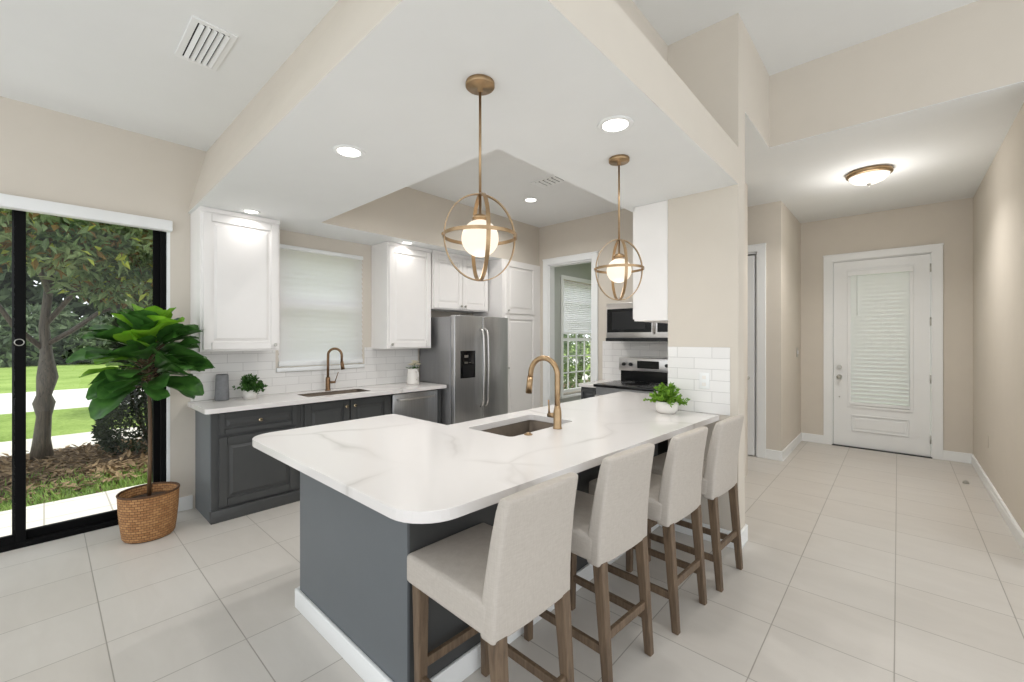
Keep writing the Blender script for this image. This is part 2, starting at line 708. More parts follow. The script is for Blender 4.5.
# header above the entry and the high box walls
struct(MB().box((PX, 4.15, CE), (.8, 4.3, HC)).box((-1.3, 3.2, CE), (PX, 4.3, HC))
       .box((-1.42, YB, CE), (-1.3, 4.3, HC)).build('wall_upper', M['wall']))
# ceilings
struct(MB().box((WX, YB, CE), (-1.42, .95, CE + .1)).box((WX, .95, CE), (-1.42, BY + .12, CE + .1)).box((WX, BY + .12, CE), (-2.28, 8.7, CE + .1))
       .build('ceiling', M['ceiling']))
struct(MB().box((-2.3, 4.3, CE), (.8, FY + .15, CE + .1)).box((-1.3, 3.372, CE + .001), (PX - .001, 4.3, CE - .004)).box((PX - .001, 4.15, CE + .001), (RX, 4.3, CE - .004)).build('ceiling', M['ceiling']))
struct(MB().box((-1.42, YB, HC), (3.4, 4.3, HC + .1)).build('ceiling', M['ceiling']))


def soffit():
    """dropped kitchen ceiling: white undersides, beige sides, with the raised tray left open"""
    m = MB()
    bs = [((WX, .95), (-1.3, 1.7), CE), ((WX, 1.7), (-3.9, BY), CE), ((-1.65, 1.7), (-1.3, BY), CE), ((-1.3, .95), (PX, 3.2), 2.755)]
    for (a, b, top) in bs:
        k = len(m.mi)
        m.box((a[0], a[1], SO), (b[0], b[1], top), 0)
        m.mi[k + 4] = 1        # the underside
    # the face towards the living side leans back a little
    def wedge(x0, x1, ya, yb, top):
        yt = lambda y: y + (.95 - y) * (top - SO) / (CE - SO) - .0
        vs = [(x0, ya, SO), (x1, yb, SO), (x1, .95, SO), (x0, .95, SO), (x0, yt(ya), top), (x1, yt(yb), top), (x1, .95, top), (x0, .95, top)]
        m.add(vs, [(0, 1, 2, 3)], 1)
        m.add(vs, [(0, 4, 5, 1), (1, 5, 6, 2), (3, 7, 4, 0), (4, 7, 6, 5)], 0)
    wedge(WX, -1.3, .815, .755, CE)
    wedge(-1.3, PX, .755, .745, 2.755)
    return m


struct(soffit().build('ceiling', [M['wall'], M['ceiling']], fix=False))

struct(MB().box((-2.5, FY + .15, CE), (2.2, FY + 2.4, CE + .15)).build('ceiling', M['ceiling']))   # unseen roof slab added outside the front door to block the sun

# baseboards
BH, BT = .115, .016


def bb(m, x0, y0, x1, y1):
    m.box((x0, y0, 0), (x1, y1, BH - .012))
    cx0, cx1 = min(x0, x1), max(x0, x1)
    m.box((x0, y0, BH - .012), (x1, y1, BH))


struct(MB().box((WX, .70, 0), (WX + BT, .85, BH)).box((WX, YB, 0), (WX + BT, -1.45, BH)).build('baseboard_left', M['trim'], bevel=.005))
m = MB().box((-1.38, 3.2 - BT, 0), (PX + BT, 3.2, BH)).box((PX, 3.2, 0), (PX + BT, 3.37 + BT, BH)).box((-1.18, 3.37, 0), (PX, 3.37 + BT, BH))
m.box((-1.18, 3.4, 0), (-1.18 + BT, 4.2, BH))
struct(m.build('baseboard_stub', M['trim'], bevel=.005))
struct(MB().box((-1.178, 5.85 - BT, 0), (-1.02 + BT, 5.85, BH)).box((-1.02, 5.85, 0), (-1.02 + BT, FY, BH))
       .box((-1.02, FY - BT, 0), (-.75, FY, BH)).build('baseboard_hall', M['trim'], bevel=.005))
struct(MB().box((.39, FY - BT, 0), (RX, FY, BH)).box((RX - BT, 4.15, 0), (RX, FY, BH)).box((RX - BT, 4.15 - BT, 0), (3.4, 4.15, BH))
       .build('baseboard_right', M['trim'], bevel=.005))


def casing(name, x0, x1, z1, y, w=.088, d=.02):
    m = MB()
    m.box((x0 - w, y - d, 0), (x0, y, z1 + w)).box((x1, y - d, 0), (x1 + w, y, z1 + w)).box((x0, y - d, z1), (x1, y, z1 + w))
    m.box((x0 - w - .004, y - d - .008, z1 + w - .018), (x1 + w + .004, y, z1 + w))
    return m


def jamb(m, x0, x1, z1, y0, y1, t=.02):
    m.box((x0, y0, 0), (x0 + t, y1, z1)).box((x1 - t, y0, 0), (x1, y1, z1)).box((x0, y0, z1 - t), (x1, y1, z1))
    return m


struct(jamb(casing('', -3.73, -3.0, 2.5, BY), -3.73, -3.0, 2.5, BY, BY + .12).build('trim_1', M['trim'], bevel=.003))
struct(jamb(casing('', -2.02, -1.27, 2.5, 5.85, .092), -2.02, -1.27, 2.5, 5.85, 5.97).build('trim_2', M['trim'], bevel=.003))
struct(jamb(casing('', -.665, .305, 2.485, FY, .092), -.665, .305, 2.485, FY, FY + .15, .012).build('trim_3', M['trim'], bevel=.003))

# ------------------------------------------------------------ front door
door = struct(MB().prism([rect(-.65, .012, .29, 2.47), rect(-.47, .56, .11, 2.33)], YP, FY + .02, FY + .065)
              .build('door_1', M['trim'], bevel=.002))
dm = MB()
for (x0, z0, x1, z1) in ((-.50, .53, -.47, 2.36), (.11, .53, .14, 2.36), (-.47, .53, .11, .56), (-.47, 2.33, .11, 2.36)):
    dm.box((x0, FY + .005, z0), (x1, FY + .03, z1))
dm.build('window_frame', M['trim'], door, bevel=.004)
MB().box((-.47, FY + .05, .56), (.11, FY + .054, 2.33)).build('glass', M['glass'], door)
sl = MB()
nz = 34
for i in range(nz):
    z = .585 + (2.28 - .585) * i / (nz - 1)
    sl.add([(-.468, FY + .016, z + .028), (.108, FY + .016, z + .028), (.108, FY + .042, z - .025), (-.468, FY + .042, z - .025),
            (-.468, FY + .018, z + .028), (.108, FY + .018, z + .028), (.108, FY + .044, z - .025), (-.468, FY + .044, z - .025)],
           [(0, 1, 2, 3), (4, 7, 6, 5), (0, 4, 5, 1), (2, 6, 7, 3)])
bl = sl.build('blind', M['trim'], door)
MB().box((-.50, FY - .022, 2.27), (.14, FY + .02, 2.335)).build('head_rail', M['trim'], door, bevel=.006)
MB().box((-.47, FY - .002, .565), (.11, FY + .02, .60)).build('bottom_rail', M['trim'], door, bevel=.004)
MB().cyl((-.40, FY - .004, 2.27), (-.40, FY + .004, 1.75), .004, n=8).build('tilt_wand', M['trim'], door)
pm = MB()
for (x0, z0, x1, z1) in ((-.46, .22, .10, .235), (-.46, .42, .10, .435), (-.46, .235, -.445, .42), (.085, .235, .10, .42)):
    pm.box((x0, FY + .006, z0), (x1, FY + .022, z1))
pm.box((-.42, FY + .012, .26), (.06, FY + .022, .395))
pm.build('lower_panel', M['trim'], door, bevel=.004)
MB().cyl((-.585, FY + .02, .93), (-.585, FY - .01, .93), .03).cyl((-.585, FY - .01, .93), (-.585, FY - .03, .93), .012).sphere((-.585, FY - .045, .93), .028).build('door_knob', M['nickel'], door)
MB().cyl((-.585, FY + .02, 1.06), (-.585, FY - .008, 1.06), .029).box((-.600, FY - .022, 1.053), (-.570, FY - .008, 1.067)).build('deadbolt', M['nickel'], door, bevel=.002)
MB().cyl((-.585, FY + .02, .66), (-.585, FY + .008, .66), .009).build('bolt_plate', M['nickel'], door)
for z in (.22, .95, 1.65, 2.3):
    MB().cyl((.292, FY + .004, z - .05), (.292, FY + .004, z + .05), .008, n=12).build('hinge', M['nickel'], door)
MB().box((-.665, FY - .02, 0), (.305, FY + .10, .012)).build('threshold', M['black'], door)

# closet door, panelled, standing slightly ajar inside its casing
def panel_door(w, h, t=.035):
    m = MB()
    m.box((0, 0, 0), (w, t, h))
    for (z0, z1) in ((.12, .68), (.78, 1.30), (1.40, 1.92), (2.02, 2.36)):
        for (x0, x1) in ((.10, w / 2 - .04), (w / 2 + .04, w - .10)):
            m.box((x0, -.006, z0), (x1, 0, z1))
            m.box((x0 + .03, -.012, z0 + .03), (x1 - .03, -.004, z1 - .03))
    return m


d3 = empty('door_3', (-2.0, 5.885, .012), R(-4))
struct(d3)
panel_door(.70, 2.45).build('door_slab', M['trim'], d3, bevel=.003, world=False)
for z in (.22, .9, 1.6, 2.25):
    MB().box((-.012, -.004, z - .05), (.012, .04, z + .05)).build('hinge', M['nickel'], d3, world=False)
MB().cyl((.64, -.005, .95), (.64, -.03, .95), .012).sphere((.64, -.05, .95), .026).build('door_knob', M['nickel'], d3, world=False)

# ------------------------------------------------------------ sliding glass door
sd = empty('door_2', (WX - .07, (SL[0] + SL[1]) / 2, 0))
struct(sd)
X0, X1 = WX - .14, WX - .03
m = MB()
m.box((X0, SL[0], 0), (X1, SL[1] - .02, .035)).box((X0, SL[0], 2.39), (X1, SL[1] - .02, 2.405))
m.box((X0, SL[0], 0), (X1, SL[0] + .03, 2.405)).box((X0, SL[1] - .055, 0), (X1, SL[1] - .02, 2.405))
m.build('frame', M['black_metal'], sd, bevel=.002)
MB().box((WX - .15, SL[1] - .02, 0), (WX + .002, SL[1], 2.405)).build('reveal', M['trim'], sd)


def leaf_panel(y0, y1, xa, xb):
    m = MB()
    m.box((xa, y0, .03), (xb, y0 + .05, 2.39)).box((xa, y1 - .05, .03), (xb, y1, 2.39))
    m.box((xa, y0 + .05, .03), (xb, y1 - .05, .095)).box((xa, y0 + .05, 2.37), (xb, y1 - .05, 2.39))
    f = m.build('sliding_panel', M['black_metal'], sd, bevel=.003)
    xm = (xa + xb) / 2
    MB().add([(xm, y0 + .05, .095), (xm, y1 - .05, .095), (xm, y1 - .05, 2.37), (xm, y0 + .05, 2.37)], [(0, 1, 2, 3)]).build('glass', M['glass'], f, world=False, fix=False).location = (-sd.location.x, -sd.location.y, 0)
    return f


leaf_panel(-.15, .655, WX - .125, WX - .085)
pl = leaf_panel(-1.42, -.085, WX - .075, WX - .035)
MB().tube([(WX - .032, -.115 + .022 * math.cos(a), 1.42 + .022 * math.sin(a)) for a in [i * math.pi / 8 for i in range(16)]], .003, 6, closed=True).build('pull_ring', M['nickel'], sd)
val = MB()
val.bbox((WX, -1.5, 2.32), (WX + .075, .705, 2.405), .006, 2)
tag(val.build('blind_valance', M['trim']), 'long white valance box mounted above the sliding glass door', 'valance')

# ------------------------------------------------------------ sink window
wn = empty('window_1', (WX, (KW[0] + KW[1]) / 2, KW[2]))
struct(wn)
m = MB()
xa, xb = WX - .12, WX - .07
m.prism([rect(KW[0], KW[2], KW[1], KW[3]), rect(KW[0] + .045, KW[2] + .045, KW[1] - .045, 1.76), rect(KW[0] + .045, 1.82, KW[1] - .045, KW[3] - .045)], XP, xa, xb)
m.build('window_frame', M['trim'], wn)
MB().add([(xa + .02, KW[0], KW[2]), (xa + .02, KW[1], KW[2]), (xa + .02, KW[1], KW[3]), (xa + .02, KW[0], KW[3])], [(0, 1, 2, 3)]).build('glass', M['glass'], wn, fix=False)
MB().bbox((WX - .15, KW[0] - .03, KW[2] - .045), (WX + .03, KW[1] + .03, KW[2] - .005), .006, 2).build('window_sill', M['trim'], wn)
sl = MB()
nz = 21
for i in range(nz):
    z = 1.25 + (2.31 - 1.25) * i / (nz - 1)
    y0, y1 = KW[0] - .01, KW[1] + .0
    sl.add([(WX + .026, y0, z - .032), (WX + .026, y1, z - .032), (WX + .014, y1, z), (WX + .014, y0, z), (WX + .004, y1, z + .032), (WX + .004, y0, z + .032)], [(0, 1, 2, 3), (3, 2, 4, 5)])
bd = empty('window_blind', (WX + .02, (KW[0] + KW[1]) / 2, 1.2), label='white horizontal slat blind lowered over the window above the kitchen wall sink', cat='blind')
sl.build('slats', M['blind'], bd, fix=False)
MB().bbox((WX, KW[0] - .015, 2.32), (WX + .035, KW[1] + .005, 2.36), .004, 2).build('head_rail', M['trim'], bd)
MB().bbox((WX, KW[0] - .01, 1.175), (WX + .035, KW[1], 1.22), .004, 2).build('bottom_rail', M['trim'], bd)

# ------------------------------------------------------------ nook window
wn = empty('window_2', (WX, (NW[0] + NW[1]) / 2, NW[2]))
struct(wn)
m = MB()
xa, xb = WX - .11, WX - .06
zm = 1.42
hol = [rect(NW[0] + .05, NW[2] + .05, NW[1] - .05, zm - .03), rect(NW[0] + .05, zm + .03, NW[1] - .05, NW[3] - .05)]
m.prism([rect(NW[0], NW[2], NW[1], NW[3])] + hol, XP, xa, xb)
m.build('window_frame', M['trim'], wn)
g = MB()
n = 4
for i in range(1, n):
    y = NW[0] + .05 + (NW[1] - NW[0] - .1) * i / n
    g.box((xa + .012, y - .011, NW[2] + .05), (xa + .034, y + .011, NW[3] - .05))
for z in (NW[2] + .05 + .306, NW[2] + .05 + .612, zm + .36, zm + .70):
    g.box((xa + .012, NW[0] + .05, z - .011), (xa + .034, NW[1] - .05, z + .011))
g.build('grille', M['trim'], wn)
MB().add([(xa + .01, NW[0], NW[2]), (xa + .01, NW[1], NW[2]), (xa + .01, NW[1], NW[3]), (xa + .01, NW[0], NW[3])], [(0, 1, 2, 3)]).build('glass', M['glass'], wn, fix=False)
m = MB()
w = .07
m.box((WX + .02, NW[0] - w, NW[2] - w), (WX + .04, NW[0], NW[3] + w)).box((WX + .02, NW[1], NW[2] - w), (WX + .04, NW[1] + w, NW[3] + w))
m.box((WX + .02, NW[0], NW[3]), (WX + .04, NW[1], NW[3] + w)).box((WX - .05, NW[0] - w - .02, NW[2] - w), (WX + .07, NW[1] + w + .02, NW[2] - .03))
m.build('casing', M['trim'], wn, bevel=.003)
bd = empty('pleated_blind', (WX, (NW[0] + NW[1]) / 2, 1.5), label='white pleated shade half lowered on the grid window of the far room', cat='blind')
sl = MB()
for i in range(26):
    z = 1.55 + i * .036
    sl.add([(WX - .02, NW[0] + .01, z), (WX - .02, NW[1] - .01, z), (WX - .005, NW[1] - .01, z + .018), (WX - .005, NW[0] + .01, z + .018),
            (WX - .02, NW[1] - .01, z + .036), (WX - .02, NW[0] + .01, z + .036)], [(0, 1, 2, 3), (3, 2, 4, 5)])
sl.build('pleats', M['blind'], bd, fix=False)
MB().box((WX - .03, NW[0] + .01, 1.525), (WX + .005, NW[1] - .01, 1.555)).build('bottom_rail', M['trim'], bd)


# ------------------------------------------------------------ cabinetry helpers
def door_geo(m, o, u, n, w, h, fr=.058, t=.02):
    """raised panel door; o = lower corner on the carcass face, u = horizontal unit, n = outward normal"""
    o, u, n = Vector(o), Vector(u), Vector(n)
    z = Vector((0, 0, 1))

    def bx(a0, b0, a1, b1, c0, c1, inset=0):
        vs = []
        for c, ins in ((c0, 0), (c1, inset)):
            for (a, b) in ((a0 + ins, b0 + ins), (a1 - ins, b0 + ins), (a1 - ins, b1 - ins), (a0 + ins, b1 - ins)):
                vs.append(o + u * a + z * b + n * c)
        m.add(vs, [(0, 1, 2, 3), (4, 7, 6, 5), (0, 4, 5, 1), (1, 5, 6, 2), (2, 6, 7, 3), (3, 7, 4, 0)])
    bx(0, 0, fr, h, 0, t, .002); bx(w - fr, 0, w, h, 0, t, .002)
    bx(fr, 0, w - fr, fr, 0, t, .002); bx(fr, h - fr, w - fr, h, 0, t, .002)
    bx(fr, fr, w - fr, h - fr, 0, t - .013)
    if w > 3 * fr and h > 3 * fr:
        k = fr + .014
        bx(k, k, w - k, h - k, t - .013, t - .003, .022)
    return m


def knob_at(p, n, parent, mat):
    p, n = Vector(p), Vector(n)
    m = MB()
    m.cyl(p, p + n * .016, .006, n=12)
    m.cyl(p + n * .016, p + n * .021, .012, .015, n=16).cyl(p + n * .021, p + n * .027, .015, .009, n=16)
    return m.build('knob', mat, parent)


XN = (1, 0, 0)
YU = (0, 1, 0)
FX = -3.972      # base cabinet face

# ------------------------------------------------------------ left run base cabinets
cb = empty('base_cabinet', (-4.2, 1.2, 0), label='dark grey base cabinet beside the sliding door with one drawer over one door', cat='cabinet')
m = MB().box((WX, .875, 0), (FX, .89, .87)).box((WX, .89, 0), (FX, 1.545, .87))
m.build('body', M['charcoal'], cb, bevel=.002)
MB().box((WX, .870, 0), (FX, .876, .87)).build('end_panel', M['island_and_lit_end_grey'], cb)  # lighter than the charcoal body: light on this side put into the colour
MB().bbox((FX - .02, .868, 0), (FX + .03, 1.545, .095), .004, 2).build('plinth', M['charcoal'], cb)
dr = door_geo(MB(), (FX, .925, .685), YU, XN, .585, .17, .04).build('drawer', M['charcoal'], cb)
knob_at((FX + .02, 1.215, .77), XN, dr, M['knob'])
dd = door_geo(MB(), (FX, .925, .115), YU, XN, .585, .545).build('door', M['charcoal'], cb)

cb = empty('base_cabinet', (-4.2, 2.0, 0), label='dark grey two-door sink base cabinet under the window, between drawer cabinet and dishwasher', cat='cabinet')
MB().box((WX, 1.547, 0), (FX, 1.60, .87)).box((WX, 2.40, 0), (FX, 2.468, .87)).box((WX, 1.60, 0), (FX, 2.40, .68)).box((FX - .02, 1.60, .68), (FX, 2.40, .87)).build('body', M['charcoal'], cb, bevel=.002)
MB().bbox((FX - .02, 1.547, 0), (FX + .03, 2.468, .095), .004, 2).build('plinth', M['charcoal'], cb)
d1 = door_geo(MB(), (FX, 1.575, .115), YU, XN, .425, .735).build('door', M['charcoal'], cb)
knob_at((FX + .02, 1.965, .79), XN, d1, M['knob'])
d2 = door_geo(MB(), (FX, 2.01, .115), YU, XN, .425, .735).build('door', M['charcoal'], cb)
knob_at((FX + .02, 2.05, .79), XN, d2, M['knob'])

dw = empty('dishwasher', (-4.2, 2.78, 0), label='stainless steel dishwasher with bar handle at the end of the wall counter', cat='dishwasher')
MB().box((WX, 2.473, .0), (FX - .03, 3.075, .865)).build('tub', M['black'], dw)
MB().bbox((FX - .03, 2.48, .11), (FX + .018, 3.07, .85), .006, 2).build('door', M['steel'], dw)
m = MB().tube([(FX + .02, 2.53, .79), (FX + .055, 2.55, .79), (FX + .06, 2.62, .79), (FX + .06, 2.93, .79), (FX + .055, 3.0, .79), (FX + .02, 3.02, .79)], .011, 10)
m.build('handle', M['steel_bright'], dw)
MB().box((FX - .08, 2.48, 0), (FX - .03, 3.07, .11)).build('kick_panel', M['black'], dw)
tag(MB().box((WX, 3.078, 0), (FX + .006, 3.115, .87)).box((FX - .02, 3.115, 0), (FX, 3.14, .87)).build('filler_panel', M['charcoal'], bevel=.002), 'narrow dark grey filler panel between dishwasher and refrigerator', 'panel')


def slab_mesh(loops, z0, z1):
    return MB().prism(loops, ZP, z0, z1)


def rounded(pts, rad):
    """round the corners of a CCW/CW polygon; rad: dict index->radius"""
    out = []
    n = len(pts)
    for i, p in enumerate(pts):
        r = rad.get(i, 0)
        if not r:
            out.append(p); continue
        p = Vector(p); a = (Vector(pts[i - 1]) - p).normalized(); b = (Vector(pts[(i + 1) % n]) - p).normalized()
        p0 = p + a * r; p1 = p + b * r
        c = p + (a + b) * r
        for k in range(9):
            t = k / 8
            # circular arc between perpendicular edges
            ang = t * math.pi / 2
            q = c - b * r * math.cos(ang) - a * r * math.sin(ang)
            out.append((q.x, q.y))
    return out


sinkL = rounded(rect(-4.27, 1.62, -3.985, 2.26), {0: .03, 1: .03, 2: .03, 3: .03})
ct = slab_mesh([rounded([(WX, .816), (-3.86, .816), (-3.86, 3.125), (WX, 3.125)], {1: .03}), sinkL], .872, .91).build('wall_counter', M['quartz'], bevel=.004)
tag(ct, 'white quartz countertop along the window wall over dark cabinets', 'countertop')


def sink(x0, y0, x1, y1, ztop, depth, label, fl=1):
    e = empty('sink', ((x0 + x1) / 2, (y0 + y1) / 2, ztop - depth), label=label, cat='sink')
    m = MB()
    o = rounded(rect(x0, y0, x1, y1), {0: .03, 1: .03, 2: .03, 3: .03})
    n = len(o)
    cx, cy = (x0 + x1) / 2, (y0 + y1) / 2
    inn = [(cx + (p[0] - cx) * .96, cy + (p[1] - cy) * .97) for p in o]
    k0, k1 = (1.06, 1.05) if fl else (.999, .999)
    oo = [(cx + (p[0] - cx) * k0, cy + (p[1] - cy) * k1) for p in o]
    if not fl: o = [(cx + (p[0] - cx) * .985, cy + (p[1] - cy) * .99) for p in o]
    zs = [(oo, ztop), (o, ztop), (inn, ztop - depth + .02), ([(cx + (p[0] - cx) * .9, cy + (p[1] - cy) * .93) for p in o], ztop - depth)]
    vs = []
    for lp, z in zs: vs += [(p[0], p[1], z) for p in lp]
    fs = []
    for j in range(len(zs) - 1):
        for i in range(n):
            fs.append((j * n + i, j * n + (i + 1) % n, (j + 1) * n + (i + 1) % n, (j + 1) * n + i))
    fs.append(tuple(3 * n + i for i in range(n)))
    m.add(vs, fs, 0, True)
    m.build('basin', M['sink_steel'], e)
    MB().cyl((cx, cy, ztop - depth + .001), (cx, cy, ztop - depth + .006), .045, n=24).cyl((cx, cy, ztop - depth + .006), (cx, cy, ztop - depth + .009), .025, n=20).build('drain', M['nickel'], e)
    return e


sink(-4.27, 1.62, -3.985, 2.26, .9085, .2, 'steel sink in the wall counter below the window', 0)

# backsplash
tag(MB().box((WX, .835, .911), (WX + .008, 3.14, 1.115)).box((WX, .835, 1.115), (WX + .008, KW[0] - .035, 1.345)).box((WX, KW[1] + .035, 1.115), (WX + .008, 3.14, 1.345))
    .build('tile_backsplash', M['subway_y']), 'white subway tile backsplash around and under the kitchen window', 'backsplash')


# upper cabinets
def upper(y0, y1, z0, doors, label, xf=-4.12, knobs=(), top=SO - .002, name='upper_cabinet'):
    e = empty(name, (WX + .15, (y0 + y1) / 2, z0), label=label, cat='cabinet')
    MB().box((WX + .001, y0, z0), (xf, y1, top)).build('body', M['cab_white'], e, bevel=.002)
    MB().box((xf, y0, top - .035), (xf + .012, y1, top)).build('top_trim', M['cab_white'], e, bevel=.002)
    w = (y1 - y0 - .03) / doors
    for i in range(doors):
        ya = y0 + .015 + i * w + .003
        d = door_geo(MB(), (xf, ya, z0 + .015), YU, XN, w - .006, top - z0 - .065).build('door', M['cab_white'], e)
        k = knobs[i]
        if k is not None:
            knob_at((xf + .02, ya + (w - .036 if k == 'r' else .03), z0 + .05), XN, d, M['nickel'])
    return e


upper(.835, 1.425, 1.34, 1, 'white single-door upper cabinet left of the kitchen window', knobs=('r',))
upper(2.51, 3.10, 1.33, 1, 'white single-door upper cabinet between the window and the refrigerator', knobs=('l',))
upper(3.115, 4.05, 1.80, 2, 'short white two-door cabinet above the refrigerator', knobs=('r', 'l'))
# pantry
pt = empty('pantry_cabinet', (-4.1, 4.45, 0), label='tall white pantry cabinet right of the refrigerator with upper and lower doors', cat='cabinet')
MB().box((WX + .001, 4.075, 0), (-3.88, BY - .001, SO - .002)).build('body', M['cab_white'], pt, bevel=.002)
d = door_geo(MB(), (-3.88, 4.14, 1.78), YU, XN, .62, .69).build('door', M['cab_white'], pt)
knob_at((-3.86, 4.17, 1.82), XN, d, M['nickel'])
d = door_geo(MB(), (-3.88, 4.14, .10), YU, XN, .62, 1.66).build('door', M['cab_white'], pt)
knob_at((-3.86, 4.17, 1.05), XN, d, M['nickel'])

# ------------------------------------------------------------ refrigerator
fr = empty('refrigerator', (-4.1, 3.61, 0), label='stainless side-by-side refrigerator with black ice dispenser in the left door', cat='refrigerator')
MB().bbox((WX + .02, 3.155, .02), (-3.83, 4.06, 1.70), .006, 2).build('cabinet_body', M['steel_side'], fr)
dl = MB().bbox((-3.825, 3.158, .10), (-3.755, 3.60, 1.715), .01, 3).build('door', M['steel'], fr)
MB().bbox((-3.825, 3.606, .10), (-3.755, 4.058, 1.715), .01, 3).build('door', M['steel'], fr)
MB().box((-3.86, 3.17, .0), (-3.80, 4.05, .09)).build('kick_grille', M['black'], fr)
for y in (3.565, 3.64):
    pts = [(-3.757, y, .62), (-3.72, y, .64)] + [(-3.70 + .012 * math.sin(math.pi * k / 8), y, .70 + .78 * k / 8) for k in range(9)] + [(-3.72, y, 1.54), (-3.757, y, 1.56)]
    MB().tube(pts, .012, 10).build('handle', M['steel_bright'], fr)
dp = MB().bbox((-3.76, 3.245, .98), (-3.748, 3.475, 1.30), .004, 2).build('ice_dispenser', M['black_glass'], dl)
MB().box((-3.749, 3.275, .99), (-3.746, 3.445, 1.14)).build('dispenser_recess', M['black'], dl)
for (ya, yb, za, zb) in ((3.30, 3.36, 1.22, 1.25), (3.30, 3.355, 1.15, 1.17), (3.37, 3.40, 1.155, 1.165)):
    MB().box((-3.7475, ya, za), (-3.7455, yb, zb)).build('dispenser_button', M['nickel'], dl)

# ------------------------------------------------------------ range wall
bc = empty('base_cabinet', (-2.7, 4.6, 0), label='narrow dark blue-grey base cabinet at the left side of the range', cat='cabinet')
MB().box((-2.80, 4.31, 0), (-2.58, BY, .87)).build('body', M['charcoal'], bc, bevel=.003)
door_geo(MB(), (-2.79, 4.31, .12), (1, 0, 0), (0, -1, 0), .20, .73, .03).build('door', M['charcoal'], bc)
tag(MB().box((-2.82, 4.28, .872), (-2.577, BY, .91)).build('counter_strip', M['quartz'], bevel=.004), 'small white quartz counter strip left of the range', 'countertop')

rg = empty('range', (-2.195, 4.58, 0), label='stainless electric range with black glass cooktop and knob backguard', cat='stove')
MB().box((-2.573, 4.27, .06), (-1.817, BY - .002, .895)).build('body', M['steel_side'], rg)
MB().bbox((-2.577, 4.215, .895), (-1.813, BY - .06, .925), .006, 2).build('cooktop', M['black_glass'], rg)
od = MB().bbox((-2.57, 4.235, .20), (-1.82, 4.27, .80), .006, 2).build('oven_door', M['steel_bright'], rg)
MB().box((-2.445, 4.232, .32), (-1.945, 4.236, .64)).build('oven_window', M['black_glass'], od)
MB().tube([(-2.525, 4.235, .76), (-2.515, 4.19, .76), (-1.875, 4.19, .76), (-1.865, 4.235, .76)], .011, 10).build('handle', M['steel_bright'], od)
MB().bbox((-2.57, 4.24, .06), (-1.82, 4.27, .19), .004, 2).build('drawer', M['steel_bright'], rg)
bgd = MB().box((-2.555, BY - .06, .925), (-1.835, BY - .002, 1.05)).build('backguard', M['black_glass'], rg)
MB().bbox((-2.575, BY - .075, 1.05), (-1.815, BY - .002, 1.21), .006, 2).build('control_panel', M['steel_bright'], rg)
MB().box((-2.33, BY - .079, 1.085), (-2.06, BY - .074, 1.175)).build('display', M['black_glass'], rg)
for x in (-2.505, -2.415, -1.965, -1.885):
    MB().cyl((x, BY - .075, 1.13), (x, BY - .10, 1.13), .022, .019, n=18).build('control_knob', M['black'], rg)
for (x, y, r) in ((-2.385, 4.40, .10), (-2.005, 4.40, .08), (-2.385, 4.68, .08), (-2.005, 4.68, .10)):
    MB().tube([(x + r * math.cos(a), y + r * math.sin(a), .9255) for a in [i * math.pi / 12 for i in range(24)]], .0012, 4, closed=True).build('burner_ring', M['steel_side'], rg)

mw = empty('microwave', (-2.195, 4.7, 1.41), label='stainless over-the-range microwave with black door and curved handle', cat='microwave')
MB().box((-2.573, 4.53, 1.43), (-1.817, BY - .002, 1.86)).build('body', M['black'], mw)
MB().bbox((-2.573, 4.505, 1.45), (-1.817, 4.53, 1.86), .004, 2).build('front_frame', M['steel_bright'], mw)
MB().box((-2.56, 4.50, 1.515), (-2.015, 4.506, 1.79)).build('door_glass', M['black_glass'], mw)
MB().box((-1.945, 4.50, 1.515), (-1.83, 4.506, 1.79)).build('keypad', M['black_glass'], mw)
MB().box((-2.495, 4.4985, 1.55), (-2.085, 4.501, 1.755)).build('viewing_window', M['black'], mw)
MB().tube([(-1.98, 4.506, 1.50)] + [(-1.98, 4.475 - .018 * math.sin(math.pi * k / 6), 1.52 + .25 * k / 6) for k in range(7)] + [(-1.98, 4.506, 1.79)], .011, 10).build('handle', M['steel_bright'], mw)
MB().box((-2.573, 4.49, 1.412), (-1.817, 4.78, 1.45)).build('vent_lip', M['black'], mw)
e = empty('upper_cabinet', (-2.195, 4.7, 1.88), label='white cabinet above the microwave, mostly hidden behind the white cabinet side', cat='cabinet')
MB().box((-1.945, 4.56, 1.88), (-1.605, BY - .002, SO - .01)).build('body', M['cab_white'], e, bevel=.003)
tag(MB().box((-2.845, BY - .008, .911), (-2.577, BY, 1.41)).box((-2.577, BY - .008, 1.0), (-1.3, BY, 1.45)).build('tile_backsplash', M['subway_x']), 'white subway tile backsplash behind the range under the microwave', 'backsplash')

# upper cabinet on the side wall whose white end faces the island
e = empty('upper_cabinet', (-1.44, 3.6, 1.59), label='white upper cabinet seen end-on beside the beige short wall, above the microwave line', cat='cabinet')
MB().box((-1.575, 3.2, 1.585), (-1.302, 4.10, SO - .002)).build('body', M['cab_white'], e, bevel=.002)
for i in range(2):
    door_geo(MB(), (-1.575, 3.215 + i * .44, 1.60), YU, (-1, 0, 0), .43, .88).build('door', M['cab_white'], e)

# base cabinets running back from the peninsula
bc = empty('base_cabinet', (-1.6, 3.9, 0), label='dark base cabinet under the counter behind the short wall, right of the range', cat='cabinet')
MB().box((-1.93, 3.42, 0), (-1.305, 3.93, .87)).box((-1.81, 3.93, 0), (-1.305, BY - .002, .87)).build('body', M['charcoal'], bc, bevel=.003)
door_geo(MB(), (-1.93, 3.45, .12), YU, (-1, 0, 0), .44, .73).build('door', M['charcoal'], bc)

